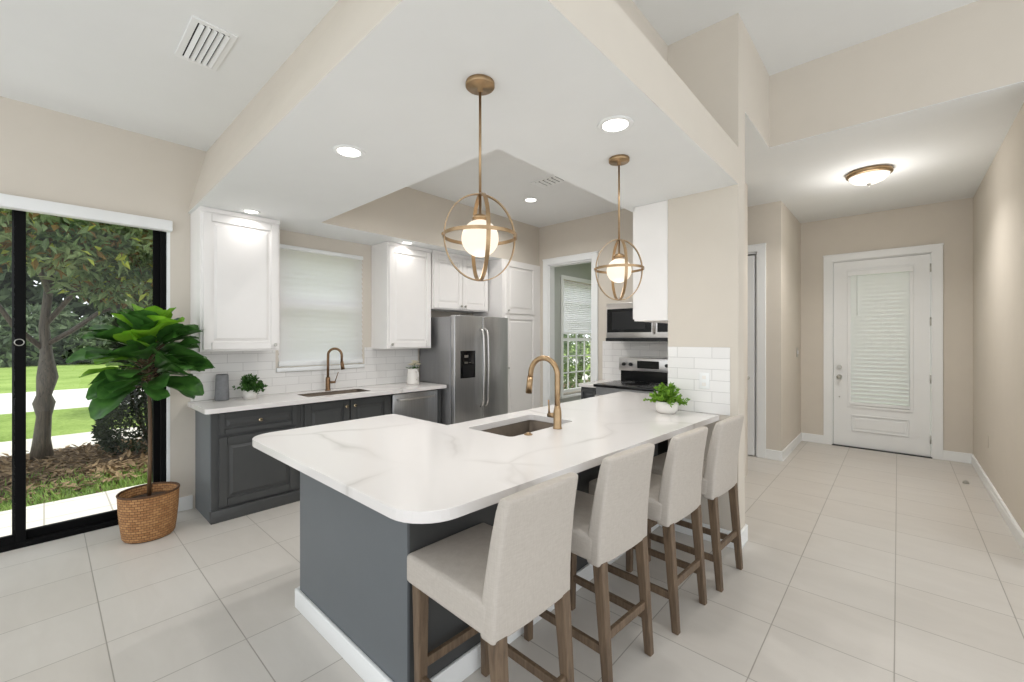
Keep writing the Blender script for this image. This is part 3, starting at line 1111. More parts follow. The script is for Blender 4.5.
# tile on the short wall
tag(MB().box((-1.298, 3.192, .911), (-.862, 3.2, 1.385)).build('tile_backsplash', M['subway_x'], bevel=.002), 'square panel of white subway tile on the short wall at the island end', 'backsplash')
o = empty('wall_outlet', (-1.03, 3.19, 1.16), label='white electrical outlet on the subway tile of the short wall', cat='outlet')
MB().bbox((-1.065, 3.186, 1.085), (-.995, 3.192, 1.20), .003, 2).build('cover_plate', M['trim'], o)
for z in (1.155, 1.105):
    MB().box((-1.045, 3.184, z), (-1.018, 3.187, z + .025)).build('socket', M['ceramic'], o)

# ------------------------------------------------------------ island / peninsula
isl = empty('kitchen_island', (-1.9, 2.0, 0), label='slate grey island base with white baseboard under the large quartz top', cat='island')
m = MB()
m.box((-2.378, .935, 0), (-1.385, 1.60, .871)).box((-2.03, 1.60, 0), (-1.96, 3.198, .871)).box((-1.48, 1.60, 0), (-1.385, 3.198, .871)).box((-2.03, 2.5, 0), (-1.385, 3.198, .871)).box((-2.03, 1.6, 0), (-1.385, 2.5, .62))
m.build('body', M['charcoal'], isl, bevel=.002)
MB().box((-2.38, .925, 0), (-1.376, .935, .871)).build('end_panel', M['island_and_lit_end_grey'], isl)
MB().box((-1.385, .935, 0), (-1.376, 3.198, .871)).build('back_panel', M['charcoal'], isl)
MB().bbox((-2.41, .908, 0), (-1.36, .925, .10), .004, 2).bbox((-1.376, .909, 0), (-1.36, 3.18, .10), .004, 2).box((-2.41, .925, 0), (-2.378, 1.60, .10)).build('baseboard', M['trim'], isl)
for i, (ya, w) in enumerate(((2.55, .3), (2.87, .3))):
    door_geo(MB(), (-2.03, ya, .11), YU, (-1, 0, 0), w, .74).build('door', M['charcoal'], isl)
for ya in (1.66, 2.08):
    door_geo(MB(), (-2.03, ya, .11), YU, (-1, 0, 0), .40, .74).build('door', M['charcoal'], isl)

top = [(-1.0, .70), (-1.0, .70)]
poly = [(-1.055, .745), (-.93, 3.198), (-1.302, 3.198), (-1.302, BY - .002), (-1.81, BY - .002), (-1.81, 4.2), (-1.81, 3.95), (-2.07, 3.95), (-2.07, 1.68), (-2.665, 1.68), (-2.665, .745)]
poly = rounded(poly, {0: .15, 9: .02, 10: .14, 7: .02})
sinkI = rounded(rect(-1.925, 1.71, -1.56, 2.32), {0: .03, 1: .03, 2: .03, 3: .03})
ct = slab_mesh([poly, sinkI], .871, .91).build('island_counter', M['quartz'], bevel=.005, seg=3)
tag(ct, 'large L-shaped white quartz island countertop with rounded corners and grey veins', 'countertop')
sink(-1.925, 1.71, -1.56, 2.32, .870, .20, 'undermount steel sink set into the island countertop')


# ------------------------------------------------------------ faucets
def faucet_island():
    e = empty('faucet', (-1.505, 2.06, .91), R(184), label='tall antique brass gooseneck faucet standing on the island by the sink', cat='faucet')
    m = MB().lathe([(.027, 0), (.027, .006), (.024, .01), (.024, .10), (.021, .115), (.0165, .14)], 24)
    m.build('base', M['brass'], e, world=False)
    pts = [(0, 0, .12), (0, 0, .22), (0, 0, .315)]
    r = .098
    for k in range(1, 15):
        a = math.pi * k / 14 * .97
        pts.append((r - r * math.cos(a), 0, .315 + r * math.sin(a) * 1.05))
    pts.append((pts[-1][0] + .004, 0, pts[-1][2] - .03))
    MB().tube(pts, .0165, 14).build('spout', M['brass'], e, world=False)
    q = pts[-1]
    MB().cyl((q[0], 0, q[2] + .004), (q[0] + .012, 0, q[2] - .10), .0185, .0205, n=18).build('spray_head', M['brass'], e, world=False)
    MB().cyl((.01, -.0, .075), (.065, -.0, .075), .0155, .0145, n=16).cyl((.058, 0, .08), (.066, -.004, .165), .006, .005, n=10).build('handle', M['brass'], e, world=False)
    return e


def faucet_wall():
    e = empty('faucet', (-4.345, 1.965, .91), R(45), label='bronze pull-down faucet at the wall sink below the window', cat='faucet')
    MB().lathe([(.027, 0), (.027, .008), (.023, .012), (.023, .12), (.018, .14)], 20).build('base', M['bronze'], e, world=False)
    pts = [(0, 0, .13), (0, 0, .3)]
    r = .07
    for k in range(1, 13):
        a = math.pi * k / 12
        pts.append((r - r * math.cos(a), 0, .36 + r * math.sin(a)))
    pts.append((2 * r, 0, .29))
    MB().tube(pts, .0125, 12).build('spout', M['bronze'], e, world=False)
    MB().cyl((2 * r, 0, .30), (2 * r + .012, 0, .215), .016, .019, n=16).build('spray_head', M['bronze'], e, world=False)
    MB().cyl((0, 0, .085), (.075, 0, .085), .013, .011, n=12).cyl((.07, 0, .085), (.105, 0, .19), .005, .004, n=8).build('handle', M['bronze'], e, world=False)
    return e


faucet_island()
faucet_wall()
tag(MB().lathe([(.024, 0), (.024, .004), (.014, .007), (.014, .012), (.0, .012)], 20, (-1.53, 1.82, .91)).build('sink_button', M['brass']), 'small round brass button on the island counter edge of the sink', 'button')

# ------------------------------------------------------------ counter stools
def make_stool():
    e = empty('counter_stool', (0, 0, 0))
    # seat
    def dome(c):
        x, y, z = c
        if z > .6:
            z += .014 * (1 - (y / .21) ** 2) * (1 - (x / .26) ** 2)
        return (x, y, z)
    bm = bmesh.new()
    bmesh.ops.create_cube(bm, size=1)
    bmesh.ops.subdivide_edges(bm, edges=bm.edges[:], cuts=5, use_grid_fill=True)
    for v in bm.verts:
        x = v.co.x * .455 - .0395; y = v.co.y * .40; z = .58 + v.co.z * .11
        # round the rim
        v.co = Vector((x, y, z))
    for v in bm.verts:
        x, y, z = v.co
        if z > .62:
            v.co.z += .016 * (1 - (y / .205) ** 2) * max(0, 1 - ((x + .02) / .21) ** 2)
    m = MB().bm(bm, 0, True)
    o = m.build('seat', M['linen'], e, world=False)
    md = o.modifiers.new('b', 'BEVEL'); md.width = .022; md.segments = 4; md.limit_method = 'ANGLE'; md.angle_limit = R(50)
    # back: side profile swept in width
    prof_out = [(.222, .515), (.226, .62), (.234, .72), (.247, .83), (.262, .92), (.270, .966)]
    prof_in = [(.150, .515), (.152, .64), (.166, .72), (.186, .83), (.206, .92), (.222, .966)]
    ny = 9
    vs = []
    for j in range(ny):
        t = -1 + 2 * j / (ny - 1)
        for (p, q) in zip(prof_in, prof_out):
            k = (p[1] - .515) / .46
            hw = .2 - .014 * k
            y = t * hw
            vs.append((p[0] + .010 * (t * t - 1) * .6, y, p[1]))
        for q in reversed(prof_out):
            k = (q[1] - .515) / .46
            hw = .2 - .014 * k
            vs.append((q[0] - .010 * (t * t) * .8, t * hw, q[1]))
    L = 12
    fs = []
    for j in range(ny - 1):
        for i in range(L):
            fs.append((j * L + i, j * L + (i + 1) % L, (j + 1) * L + (i + 1) % L, (j + 1) * L + i))
    for j in (0, ny - 1):
        for i in range(5):
            fs.append((j * L + i, j * L + i + 1, j * L + 10 - i, j * L + 11 - i))
    o = MB().add(vs, fs, 0, True).build('backrest', M['linen'], e, world=False)
    md = o.modifiers.new('b', 'BEVEL'); md.width = .014; md.segments = 4; md.limit_method = 'ANGLE'; md.angle_limit = R(50)

    def leg(xt, yt, xb, yb, zt):
        m = MB()
        a, b = .023, .0165
        vs = [(xt + sx * a, yt + sy * a, zt) for sx, sy in ((-1, -1), (1, -1), (1, 1), (-1, 1))] + [(xb + sx * b, yb + sy * b, 0) for sx, sy in ((-1, -1), (1, -1), (1, 1), (-1, 1))]
        m.add(vs, [(0, 1, 2, 3), (7, 6, 5, 4), (0, 4, 5, 1), (1, 5, 6, 2), (2, 6, 7, 3), (3, 7, 4, 0)])
        m.build('leg', M['wood'], e, world=False, bevel=.004)
    for s in (-1, 1):
        leg(-.212, s * .168, -.212, s * .166, .54)
        leg(.196, s * .164, .238, s * .166, .53)

    def bar(a, b, h, w):
        a, b = Vector(a), Vector(b)
        d = (b - a).normalized(); sd = Vector((-d.y, d.x, 0)) * w; up = Vector((0, 0, h))
        vs = []
        for p in (a, b):
            vs += [p - sd - up, p + sd - up, p + sd + up, p - sd + up]
        MB().add(vs, [(0, 1, 2, 3), (7, 6, 5, 4), (0, 4, 5, 1), (1, 5, 6, 2), (2, 6, 7, 3), (3, 7, 4, 0)]).build('stretcher', M['wood'], e, world=False, bevel=.003)
    bar((-.212, -.155, .225), (-.212, .155, .225), .018, .010)
    bar((.219, -.155, .225), (.219, .155, .225), .018, .010)
    for s in (-1, 1):
        bar((-.20, s * .167, .17), (.21, s * .165, .17), .018, .010)
    return e


spots = [(-1.11, 1.112, -1.5, 'oatmeal linen counter stool nearest the camera, at the rounded island corner'),
         (-1.095, 1.72, -4, 'oatmeal linen counter stool second from the camera along the island'),
         (-1.035, 2.27, -3.5, 'oatmeal linen counter stool third from the camera along the island'),
         (-.985, 2.79, -3.5, 'oatmeal linen counter stool farthest from the camera, beside the short beige wall')]
proto = make_stool()
stools = [proto] + [copy_tree(proto) for _ in spots[1:]]
for o, (x, y, a, lab) in zip(stools, spots):
    o.location = (x, y, 0)
    o.rotation_euler = (0, 0, R(a))
    tag(o, lab, 'stool', 'counter stools along the island')


# ------------------------------------------------------------ pendant lamps
def make_pendant(L, k=1, kz=1):
    """origin on the ceiling"""
    e = empty('pendant_lamp', (0, 0, 0))
    MB().lathe([(.058, 0), (.06, -.004), (.06, -.018), (.056, -.022), (.012, -.022), (.010, -.04), (.0, -.04)], 32).build('canopy', M['brass'], e, world=False)
    zc = -L
    rz, rx = .178 * kz, .153 * k
    MB().cyl((0, 0, -.02), (0, 0, zc + rz - .01), .0055, n=12).build('rod', M['brass'], e, world=False)

    def band(fn, hw, th, n=56):
        """closed flat band: fn(t) -> (centre, outward, across)"""
        vs, fs = [], []
        for i in range(n):
            c, o, w = fn(2 * math.pi * i / n)
            c, o, w = Vector(c), Vector(o), Vector(w)
            vs += [c + o * th - w * hw, c + o * th + w * hw, c - o * th + w * hw, c - o * th - w * hw]
        for i in range(n):
            j = (i + 1) % n
            for k in range(4):
                fs.append((i * 4 + k, i * 4 + (k + 1) % 4, j * 4 + (k + 1) % 4, j * 4 + k))
        return MB().add(vs, fs)
    for q in (0, 1):
        ax = Vector((1, 0, 0)) if q == 0 else Vector((0, 1, 0))
        ac = Vector((0, 1, 0)) if q == 0 else Vector((1, 0, 0))
        f = lambda t, ax=ax, ac=ac: (Vector((0, 0, zc)) + ax * (rx * math.cos(t)) + Vector((0, 0, rz * math.sin(t))), (ax * math.cos(t) + Vector((0, 0, math.sin(t)))), ac)
        band(f, .008, .002).build('ring', M['brass'], e, world=False)
    f = lambda t: ((rx * 1.02 * math.cos(t), rx * 1.02 * math.sin(t), zc + .005), (math.cos(t), math.sin(t), 0), (0, 0, 1))
    band(f, .007, .002).build('ring', M['brass'], e, world=False)
    st = MB().lathe([(.0, .0), (.006, 0), (.006, -.075), (.03, -.085), (.034, -.10), (.0, -.10)][::-1], 20, (0, 0, zc + rz - .005))
    st.build('socket', M['brass'], e, world=False)
    gb = MB().sphere((0, 0, zc - .004), .079 * k, 32, 20).build('globe', M['globe_glow'], e, world=False)
    for s in (-1, 1):
        MB().sphere((s * rx * 1.03, 0, zc + .005), .007, 10, 8).build('rivet', M['brass'], e, world=False)
    return e


pend = make_pendant(.640, .97, 1)
p2 = make_pendant(.655, .9, 1)
for o, (x, y, a, lab) in zip((pend, p2), ((-1.278, 1.211, 59, 'brass orb pendant lamp with glowing globe hanging nearest over the island'),
                                          (-1.214, 2.272, 45, 'brass orb pendant lamp with glowing globe hanging farther along, near the short wall'))):
    o.location = (x, y, SO)
    o.rotation_euler = (0, 0, R(a))
    tag(o, lab, 'pendant lamp', 'orb pendant lamps over the island')


def lamp(kind, name, loc, energy, col, size=.1, spot=None, parent=None):
    d = bpy.data.lights.new(name, kind)
    d.energy = energy
    d.color = col
    if kind == 'AREA':
        d.shape = 'DISK'
        d.size = size
        if spot: d.spread = spot
    else:
        d.shadow_soft_size = size
    o = bpy.data.objects.new(name, d)
    o.location = loc
    S.collection.objects.link(o)
    if parent: o.parent = parent
    return o


WARM = (1, .86, .68)
for x, y in ((-1.278, 1.211), (-1.214, 2.272)):
    lamp('POINT', 'globe_light', (x, y, SO - .652 - .13), .9, WARM, .05)

# recessed lamps
cans = [(-2.30, 1.16, SO, 'recessed ceiling lamp in the soffit over the aisle, left of the pendants'),
        (-1.035, 1.90, SO, 'recessed ceiling lamp in the soffit between the two pendants, nearest the beige beam'),
        (-3.99, 1.16, SO, 'recessed ceiling lamp directly in front of the left upper cabinet'),
        (-4.02, 2.70, SO, 'recessed ceiling lamp directly in front of the right upper cabinet'),
        (-3.19, 3.84, CE, 'recessed ceiling lamp in the raised tray ceiling beside the small vent'),
        (-2.6, 2.2, CE, 'unseen added ceiling lamp in the front part of the tray ceiling, above the wall sink aisle'),  # hidden behind the soffit, added to brighten the kitchen
        (-2.1, 3.3, CE, 'unseen added ceiling lamp in the tray ceiling near the range side'),  # also hidden, added to brighten the range side
        (-3.3, 6.3, CE, 'unseen added ceiling lamp in the far room beyond the cased opening')]  # out of view, added to lift the dark nook


def make_can():
    e = empty('recessed_light', (0, 0, 0))
    MB().lathe([(.062, -.002), (.066, -.006), (.085, -.004), (.088, 0), (.062, 0)], 36).build('trim_ring', M['trim'], e, world=False)
    MB().lathe([(.0, -.003), (.062, -.003), (.062, -.0015)], 36).build('diffuser', M['can_glow'], e, world=False)
    return e


cproto = make_can()
first = True
for (x, y, z, lab) in cans:
    o = cproto if first else copy_tree(cproto)
    first = False
    o.location = (x, y, z)
    tag(o, lab, 'ceiling light', 'recessed ceiling lights')
    small = x < -3.9
    e_ = .7 if small else (10 if z > SO + .1 else 3.5)
    o.scale = (.8, .8, 1) if small else (1, 1, 1)
    lamp('AREA', 'can_light', (x, y, z - .012), e_, (1, .985, .965), .12, R(150))

# entry flush lamp
fl = empty('flush_ceiling_lamp', (-.21, 5.40, CE), label='flush ceiling lamp with bronze rim and frosted bowl in the entry', cat='ceiling light')
MB().lathe([(.0, 0), (.172, 0), (.180, -.012), (.178, -.035), (.160, -.048), (.155, -.03), (.0, -.03)], 40, (-.21, 5.40, CE)).build('rim', M['brass'], fl)
MB().lathe([(.158, -.04), (.150, -.065), (.125, -.09), (.085, -.108), (.04, -.116), (.0, -.118)], 40, (-.21, 5.40, CE)).build('bowl', M['bowl_glow'], fl)
MB().lathe([(.0, -.112), (.014, -.116), (.018, -.124), (.008, -.132), (.008, -.14), (.0, -.146)], 16, (-.21, 5.40, CE)).build('finial', M['nickel'], fl)
lamp('POINT', 'flush_light', (-.21, 5.40, CE - .36), 10, (1, .98, .95), .15)
lamp('AREA', 'flush_light', (-.21, 5.40, CE - .16), 15, (1, .98, .95), .3, R(140))

# ceiling vents
def vent(x0, y0, x1, y1, z, n, along, label):
    e = empty('ceiling_vent', ((x0 + x1) / 2, (y0 + y1) / 2, z), label=label, cat='vent')
    b = .03
    MB().prism([rect(x0, y0, x1, y1), rect(x0 + b, y0 + b, x1 - b, y1 - b)], ZP, z, z - .008).build('frame', M['trim'], e, bevel=.002)
    MB().box((x0 + b, y0 + b, z - .0005), (x1 - b, y1 - b, z - .002)).build('duct_shade', M['dark_void'], e)  # flat near-black sheet standing for the shade behind the louvres
    m = MB()
    for i in range(n):
        if along == 'x':
            y = y0 + b + (y1 - y0 - 2 * b) * (i + .62) / n
            w = (y1 - y0 - 2 * b) / n * .36
            m.add([(x0 + b, y - w, z - .003), (x1 - b, y - w, z - .003), (x1 - b, y + w, z - .012), (x0 + b, y + w, z - .012),
                   (x0 + b, y - w, z - .005), (x1 - b, y - w, z - .005), (x1 - b, y + w, z - .014), (x0 + b, y + w, z - .014)],
                  [(0, 1, 2, 3), (4, 7, 6, 5), (0, 4, 5, 1), (2, 6, 7, 3), (0, 3, 7, 4), (1, 5, 6, 2)])
        else:
            x = x1 - b - (x1 - x0 - 2 * b) * (i + .5) / n
            w = -(x1 - x0 - 2 * b) / n * .26
            m.add([(x - w, y0 + b, z - .003), (x - w, y1 - b, z - .003), (x + w, y1 - b, z - .012), (x + w, y0 + b, z - .012),
                   (x - w, y0 + b, z - .005), (x - w, y1 - b, z - .005), (x + w, y1 - b, z - .014), (x + w, y0 + b, z - .014)],
                  [(0, 1, 2, 3), (4, 7, 6, 5), (0, 4, 5, 1), (2, 6, 7, 3), (0, 3, 7, 4), (1, 5, 6, 2)])
    m.build('louvre', M['trim'], e)


vent(-3.06, .50, -2.62, .70, CE, 5, 'x', 'white louvred air vent in the ceiling at upper left')
vent(-2.83, 3.40, -2.50, 3.62, CE, 5, 'y', 'small air vent in the raised tray ceiling over the kitchen')

# small wall fittings
o = empty('wall_switch', (-1.01, 6.9, 1.25), label='small switch on the beige return wall left of the front door', cat='switch')
MB().bbox((-1.02, 6.86, 1.19), (-1.012, 6.94, 1.32), .003, 2).build('cover_plate', M['nickel'], o)
MB().box((-1.013, 6.89, 1.23), (-1.004, 6.91, 1.28)).build('toggle', M['trim'], o)
o = empty('wall_outlet', (RX, 5.9, .35), label='white outlet plate low on the right entry wall', cat='outlet')
MB().bbox((RX - .006, 6.06, .40), (RX, 6.13, .52), .003, 2).build('cover_plate', M['wall'], o)
tag(MB().lathe([(.024, 0), (.024, .01), (.018, .022), (.008, .03), (.0, .031)], 20, (.50, 6.18, 0)).build('door_stop', M['nickel']), 'small metal dome door stop on the floor near the right entry wall', 'door stop')

# ------------------------------------------------------------ decor on the counters
tag(MB().lathe([(.0, 0), (.051, 0), (.053, .01), (.049, .12), (.046, .215), (.042, .225), (.039, .22), (.039, .05), (.0, .04)], 96, (-4.35, 1.04, .91), ribs=24, rib=.02)
    .build('vase', M['grey_ceramic']), 'charcoal ribbed cylindrical vase on the wall counter beside the potted fern', 'vase')


def leafquad(m, p, d, up, L, W, mi=0, bend=.15):
    """pointed leaf: p base, d direction, up approx normal"""
    d = d.normalized()
    s = d.cross(up)
    if s.length < 1e-4: s = d.orthogonal()
    s.normalize()
    n = s.cross(d).normalized()
    a = p + d * (L * .5) + n * (bend * L * .35)
    t = p + d * L - n * (bend * L * .4)
    m.add([p, a + s * (W / 2), t, a - s * (W / 2)], [(0, 1, 2), (0, 2, 3)], mi, False)


def rv():
    while True:
        v = Vector((random.uniform(-1, 1), random.uniform(-1, 1), random.uniform(-1, 1)))
        if .05 < v.length < 1: return v.normalized()


def bushy(m, c, rx, rz, n, L, W, stems=26, seedz=0):
    c = Vector(c)
    for k in range(stems):
        a = random.uniform(0, 2 * math.pi); e = random.uniform(.15, 1.45)
        d = Vector((math.cos(a) * math.cos(e), math.sin(a) * math.cos(e), math.sin(e)))
        pts = []
        ln = random.uniform(.75, 1.05)
        for i in range(5):
            t = i / 4 * ln
            pts.append(c + Vector((d.x * rx * t, d.y * rx * t, d.z * rz * t - .25 * rz * t * t * (1 - d.z))))
        m.tube(pts, .0011, 4)
        for q in range(n // stems):
            t = random.uniform(.3, 1)
            i = min(3, int(t * 4))
            p = pts[i].lerp(pts[i + 1], t * 4 - i if t < 1 else 1)
            leafquad(m, p, (rv() + d * .7), rv(), L * random.uniform(.7, 1.2), W)


def pot_plant(loc, label, potprof, leafmat, rx, rz, n, L, W, h):
    e = empty('potted_plant', loc, label=label, cat='plant')
    MB().lathe(potprof, 40).build('pot', M['ceramic'], e, world=False)
    MB().lathe([(.0, h - .012), (potprof[2][0] * .86, h - .012), (potprof[2][0] * .86, h - .02)], 24).build('soil', M['dirt'], e, world=False)
    m = MB()
    bushy(m, (0, 0, h - .01), rx, rz, n, L, W, 60)
    m.build('foliage', leafmat, e, world=False, fix=False)


pot_plant((-4.27, 1.235, .91), 'small fern in a short white pot on the wall counter', [(.0, 0), (.052, 0), (.062, .08), (.057, .08), (.05, .03), (.0, .03)], M['leaf_fern'], .15, .14, 1100, .028, .014, .08)
pot_plant((-1.235, 3.02, .91), 'leafy green herb in a white bowl planter at the far end of the island', [(.0, 0), (.055, 0), (.074, .02), (.076, .06), (.071, .085), (.066, .085), (.066, .03), (.0, .03)], M['leaf_herb'], .15, .135, 2600, .024, .012, .085)

fv = empty('flower_vase', (-4.20, 2.90, .91), label='white pitcher of cream flowers on the wall counter by the refrigerator', cat='vase')
MB().lathe([(.0, 0), (.058, 0), (.060, .02), (.052, .10), (.047, .15), (.052, .165), (.047, .163), (.042, .15), (.0, .05)], 32).build('pitcher', M['ceramic'], fv, world=False)
MB().tube([(.048, 0, .14), (.085, 0, .13), (.09, 0, .09), (.056, 0, .05)], .006, 8).build('pitcher_handle', M['ceramic'], fv, world=False)
fm = MB(); fs_ = MB()
for k in range(13):
    a = random.uniform(0, 6.28); r = random.uniform(.0, .075)
    p = Vector((r * math.cos(a), r * math.sin(a), random.uniform(.19, .235)))
    fs_.tube([(p.x * .3, p.y * .3, .12), p], .0016, 5)
    for q in range(9):
        leafquad(fm, p, Vector((math.cos(q * .7), math.sin(q * .7), .5)), Vector((0, 0, 1)), .036, .026)
for k in range(24):
    a = random.uniform(0, 6.28)
    leafquad(fs_, Vector((.03 * math.cos(a), .03 * math.sin(a), .16)), Vector((math.cos(a), math.sin(a), .5)), Vector((0, 0, 1)), .05, .014)
fs_.build('stems', M['leaf_fern'], fv, world=False, fix=False)
fm.build('blossoms', M['petal'], fv, world=False, fix=False)
fv.scale = (1.2, 1.2, 1.12)

# ------------------------------------------------------------ fiddle leaf fig
fg = empty('fiddle_leaf_fig', (-4.08, .52, .0), label='tall fiddle leaf fig tree in a woven basket beside the sliding door', cat='plant')
ML = MB()
ML.lathe([(.0, .004), (.142, .004), (.152, .02), (.162, .10), (.171, .2), (.176, .31), (.176, .325), (.171, .332), (.164, .325), (.162, .26), (.152, .26)], 64, uv=True)
bk = ML.build('basket', M['wicker'], fg, world=False, fix=False)
MB().tube([(.173 * math.cos(a), .173 * math.sin(a), .328) for a in [i * math.pi / 24 for i in range(48)]], .008, 8, closed=True).build('rim', M['wicker'], bk, world=False)
MB().lathe([(.0, .272), (.08, .275), (.155, .268), (.157, .262)], 32).build('soil', M['dirt'], fg, world=False)
MB().tube([(0, 0, .26), (.008, .004, .55), (-.004, .006, .85), (.006, 0, 1.1), (0, 0, 1.38)], [.014, .0125, .012, .011, .007], 10).build('trunk', M['stem'], fg, world=False)


def fiddle(m, base, az, el, L, W, mi, droop=.6, roll=0):
    d0 = Vector((math.cos(az) * math.cos(el), math.sin(az) * math.cos(el), math.sin(el)))
    side = Vector((-math.sin(az), math.cos(az), 0))
    up0 = side.cross(d0) * -1
    if up0.z < 0: up0 = -up0
    side = (Matrix.Rotation(roll, 3, d0) @ side)
    nu, nv = 9, 7
    vs = []
    p = Vector(base)
    step = L / (nu - 1)
    d = d0.copy()
    for i in range(nu):
        t = i / (nu - 1)
        # obovate outline, waist below the middle
        w = W * (math.sin(math.pi * min(1, t * .97 + .03)) ** .55) * (.52 + .62 * t) * (1 - .12 * math.sin(math.pi * t * 2))
        if i == nu - 1: w = W * .12
        if i == 0: w = W * .06
        n = side.cross(d).normalized()
        if n.z < 0 and abs(roll) < 1.2: n = -n
        for j in range(nv):
            s = -1 + 2 * j / (nv - 1)
            wav = .006 * math.sin(t * 14 + s * 2 + az * 3) * abs(s)
            vs.append(p + side * (s * w / 2) + n * (abs(s) ** 1.2 * w * .16 + wav))
        p = p + d * step
        d = (d + Vector((0, 0, -1)) * (droop * step * 3.2)).normalized()
    fs = [(i * nv + j, i * nv + j + 1, (i + 1) * nv + j + 1, (i + 1) * nv + j) for i in range(nu - 1) for j in range(nv - 1)]
    m.add(vs, fs, mi, True)


random.seed(11)
fo = MB(); pe = MB()
N = 104
for i in range(N):
    t = i / (N - 1)
    z = 1.11 + .32 * t
    az = i * 2.39996 + random.uniform(-.25, .25)
    el = -.22 + 1.2 * t + random.uniform(-.35, .35)
    pl_ = .02 + .06 * random.random() + .07 * math.sin(math.pi * t)
    b0 = Vector((0, 0, z))
    dd = Vector((math.cos(az) * math.cos(el + .25), math.sin(az) * math.cos(el + .25), math.sin(el + .25)))
    b1 = b0 + dd * pl_
    # leaves towards the wall side are kept short of it
    L = random.uniform(.22, .30) * (1 - .22 * max(0, t - .8) / .2)
    if math.cos(az) < -.3: L *= .72
    pe.tube([b0, b0.lerp(b1, .5) - Vector((0, 0, .004)), b1], .0035, 5)
    lime = (i % 8 == 4) or t > .93
    fiddle(fo, b1, az, el, L, L * random.uniform(.66, .8), 1 if lime else 0, droop=random.uniform(.3, .8), roll=random.uniform(-.7, .7))
pe.build('petioles', M['stem'], fg, world=False)
fo.build('foliage', [M['leaf_dark'], M['leaf_lime']], fg, world=False, fix=False)

# ------------------------------------------------------------ outdoors
GZ = -.10
struct(MB().box((-5.70, -9, GZ - .1), (WX - .15, 14, -.04)).build('floor', M['paver']))
tag(MB().box((-8.55, -12, GZ - .1), (-5.70, 16, GZ)).build('planting_bed', M['mulch']), 'brown leafy planting bed between the patio and the pavement', 'ground', kind='structure')
tag(MB().box((-9.75, -20, GZ - .1), (-8.55, 30, GZ + .02)).build('pavement', M['concrete']), 'pale concrete pavement running across behind the tree', 'pavement', kind='structure')
tag(MB().box((-13.4, -20, GZ - .1), (-9.75, 30, GZ + .01)).build('lawn', M['lawn']), 'green lawn strip between pavement and road', 'lawn', kind='structure')
tag(MB().box((-18.5, -40, GZ - .1), (-13.4, 50, GZ)).build('road', M['asphalt']), 'pale sunlit road beyond the lawn strip', 'road', kind='structure')
tag(MB().box((-75, -70, GZ - .1), (-18.5, 90, GZ)).build('lawn', M['lawn']), 'wide green lawn beyond the road', 'lawn', kind='structure')
struct(MB().box((-8.55, 16, GZ - .12), (-4.6, 30, GZ - .02)).box((-4.6, 8.7, GZ - .12), (6, 30, GZ - .02)).build('ground', M['lawn']))

random.seed(21)
g = MB()
for k in range(9000):
    x = random.uniform(-7.3, -5.70) if k % 3 else random.uniform(-6.6, -5.70)
    y = random.uniform(-2.2, 2.3)
    dens = math.sin(x * 3 + y * 2) * .3 + math.sin(y * 5 + 1) * .2 + (x + 7.6) * .6
    if random.random() > dens: continue
    a = random.uniform(0, 6.28)
    h = random.uniform(.03, .09)
    lx, ly = math.cos(a), math.sin(a)
    w = random.uniform(.006, .012)
    g.add([(x - ly * w, y + lx * w, GZ), (x + ly * w, y - lx * w, GZ), (x + lx * h * .7, y + ly * h * .7, GZ + h)], [(0, 1, 2)])
tag(g.build('grass', M['grassblade'], fix=False), 'short sparse grass growing along the patio edge', 'grass', kind='stuff')
g = MB()
for k in range(4200):
    x = random.uniform(-8.5, -6.1); y = random.uniform(-2.5, 2.5)
    leafquad(g, Vector((x, y, GZ + random.uniform(.0, .05))), Vector((random.uniform(-1, 1), random.uniform(-1, 1), random.uniform(-.1, .45))), Vector((0, 0, 1)), random.uniform(.06, .14), random.uniform(.03, .06))
tag(g.build('leaf_litter', M['chip'], fix=False), 'dry brown leaf litter scattered around the tree base', 'leaf litter', kind='stuff')


def crown(m, blobs, L, W, nmat=1, weights=None):
    for (cx, cy, cz, rx, ry, rz, n) in blobs:
        for _ in range(n):
            v = rv()
            r = random.uniform(.45, 1.05) ** .6
            p = Vector((cx + v.x * rx * r, cy + v.y * ry * r, cz + v.z * rz * r))
            l = L * random.uniform(.6, 1.3)
            mi = 0
            if nmat > 1:
                q = random.random(); acc = 0
                for i, w in enumerate(weights):
                    acc += w
                    if q < acc: mi = i; break
            leafquad(m, p, rv() + v * .5, rv() + Vector((0, 0, 1)), l, l * W, mi, .25)


tr = empty('magnolia_tree', (-8.1, -.02, GZ), label='broad magnolia tree with knobbly trunk in the planting bed outside the sliding door', cat='tree')
m = MB()
m.tube([(-8.1, -.02, GZ - .05), (-8.1, -.02, .15), (-8.09, .0, .45), (-8.12, .0, .62), (-8.08, .0, .72), (-8.06, .03, .95), (-8.1, .02, 1.25), (-8.1, .0, 1.6), (-8.05, .05, 2.2), (-8.0, .15, 3.2)],
       [.12, .082, .07, .105, .07, .10, .06, .05, .04, .025], 14)
for br in ([(-8.1, .0, 1.35), (-7.95, .25, 1.55), (-7.8, .5, 1.8), (-7.7, .95, 2.0), (-7.6, 1.5, 2.1)],
           [(-8.1, 0, 1.3), (-8.0, -.25, 1.6), (-7.9, -.5, 2.1), (-7.8, -.8, 2.8)],
           [(-8.1, 0, 1.6), (-7.9, .3, 2.1), (-7.5, .7, 2.5), (-7.2, 1.2, 2.7)],
           [(-8.05, .05, 2.0), (-7.6, -.1, 2.5), (-7.1, -.2, 3.0)],
           [(-7.7, .95, 2.0), (-7.6, 1.2, 1.8), (-7.5, 1.7, 1.75)],
           [(-7.8, .5, 1.8), (-8.2, 1.0, 2.1), (-8.3, 1.6, 2.5)]):
    k = len(br)
    m.tube(br, [.02 * (1 - .8 * i / k) + .012 for i in range(k)], 8)
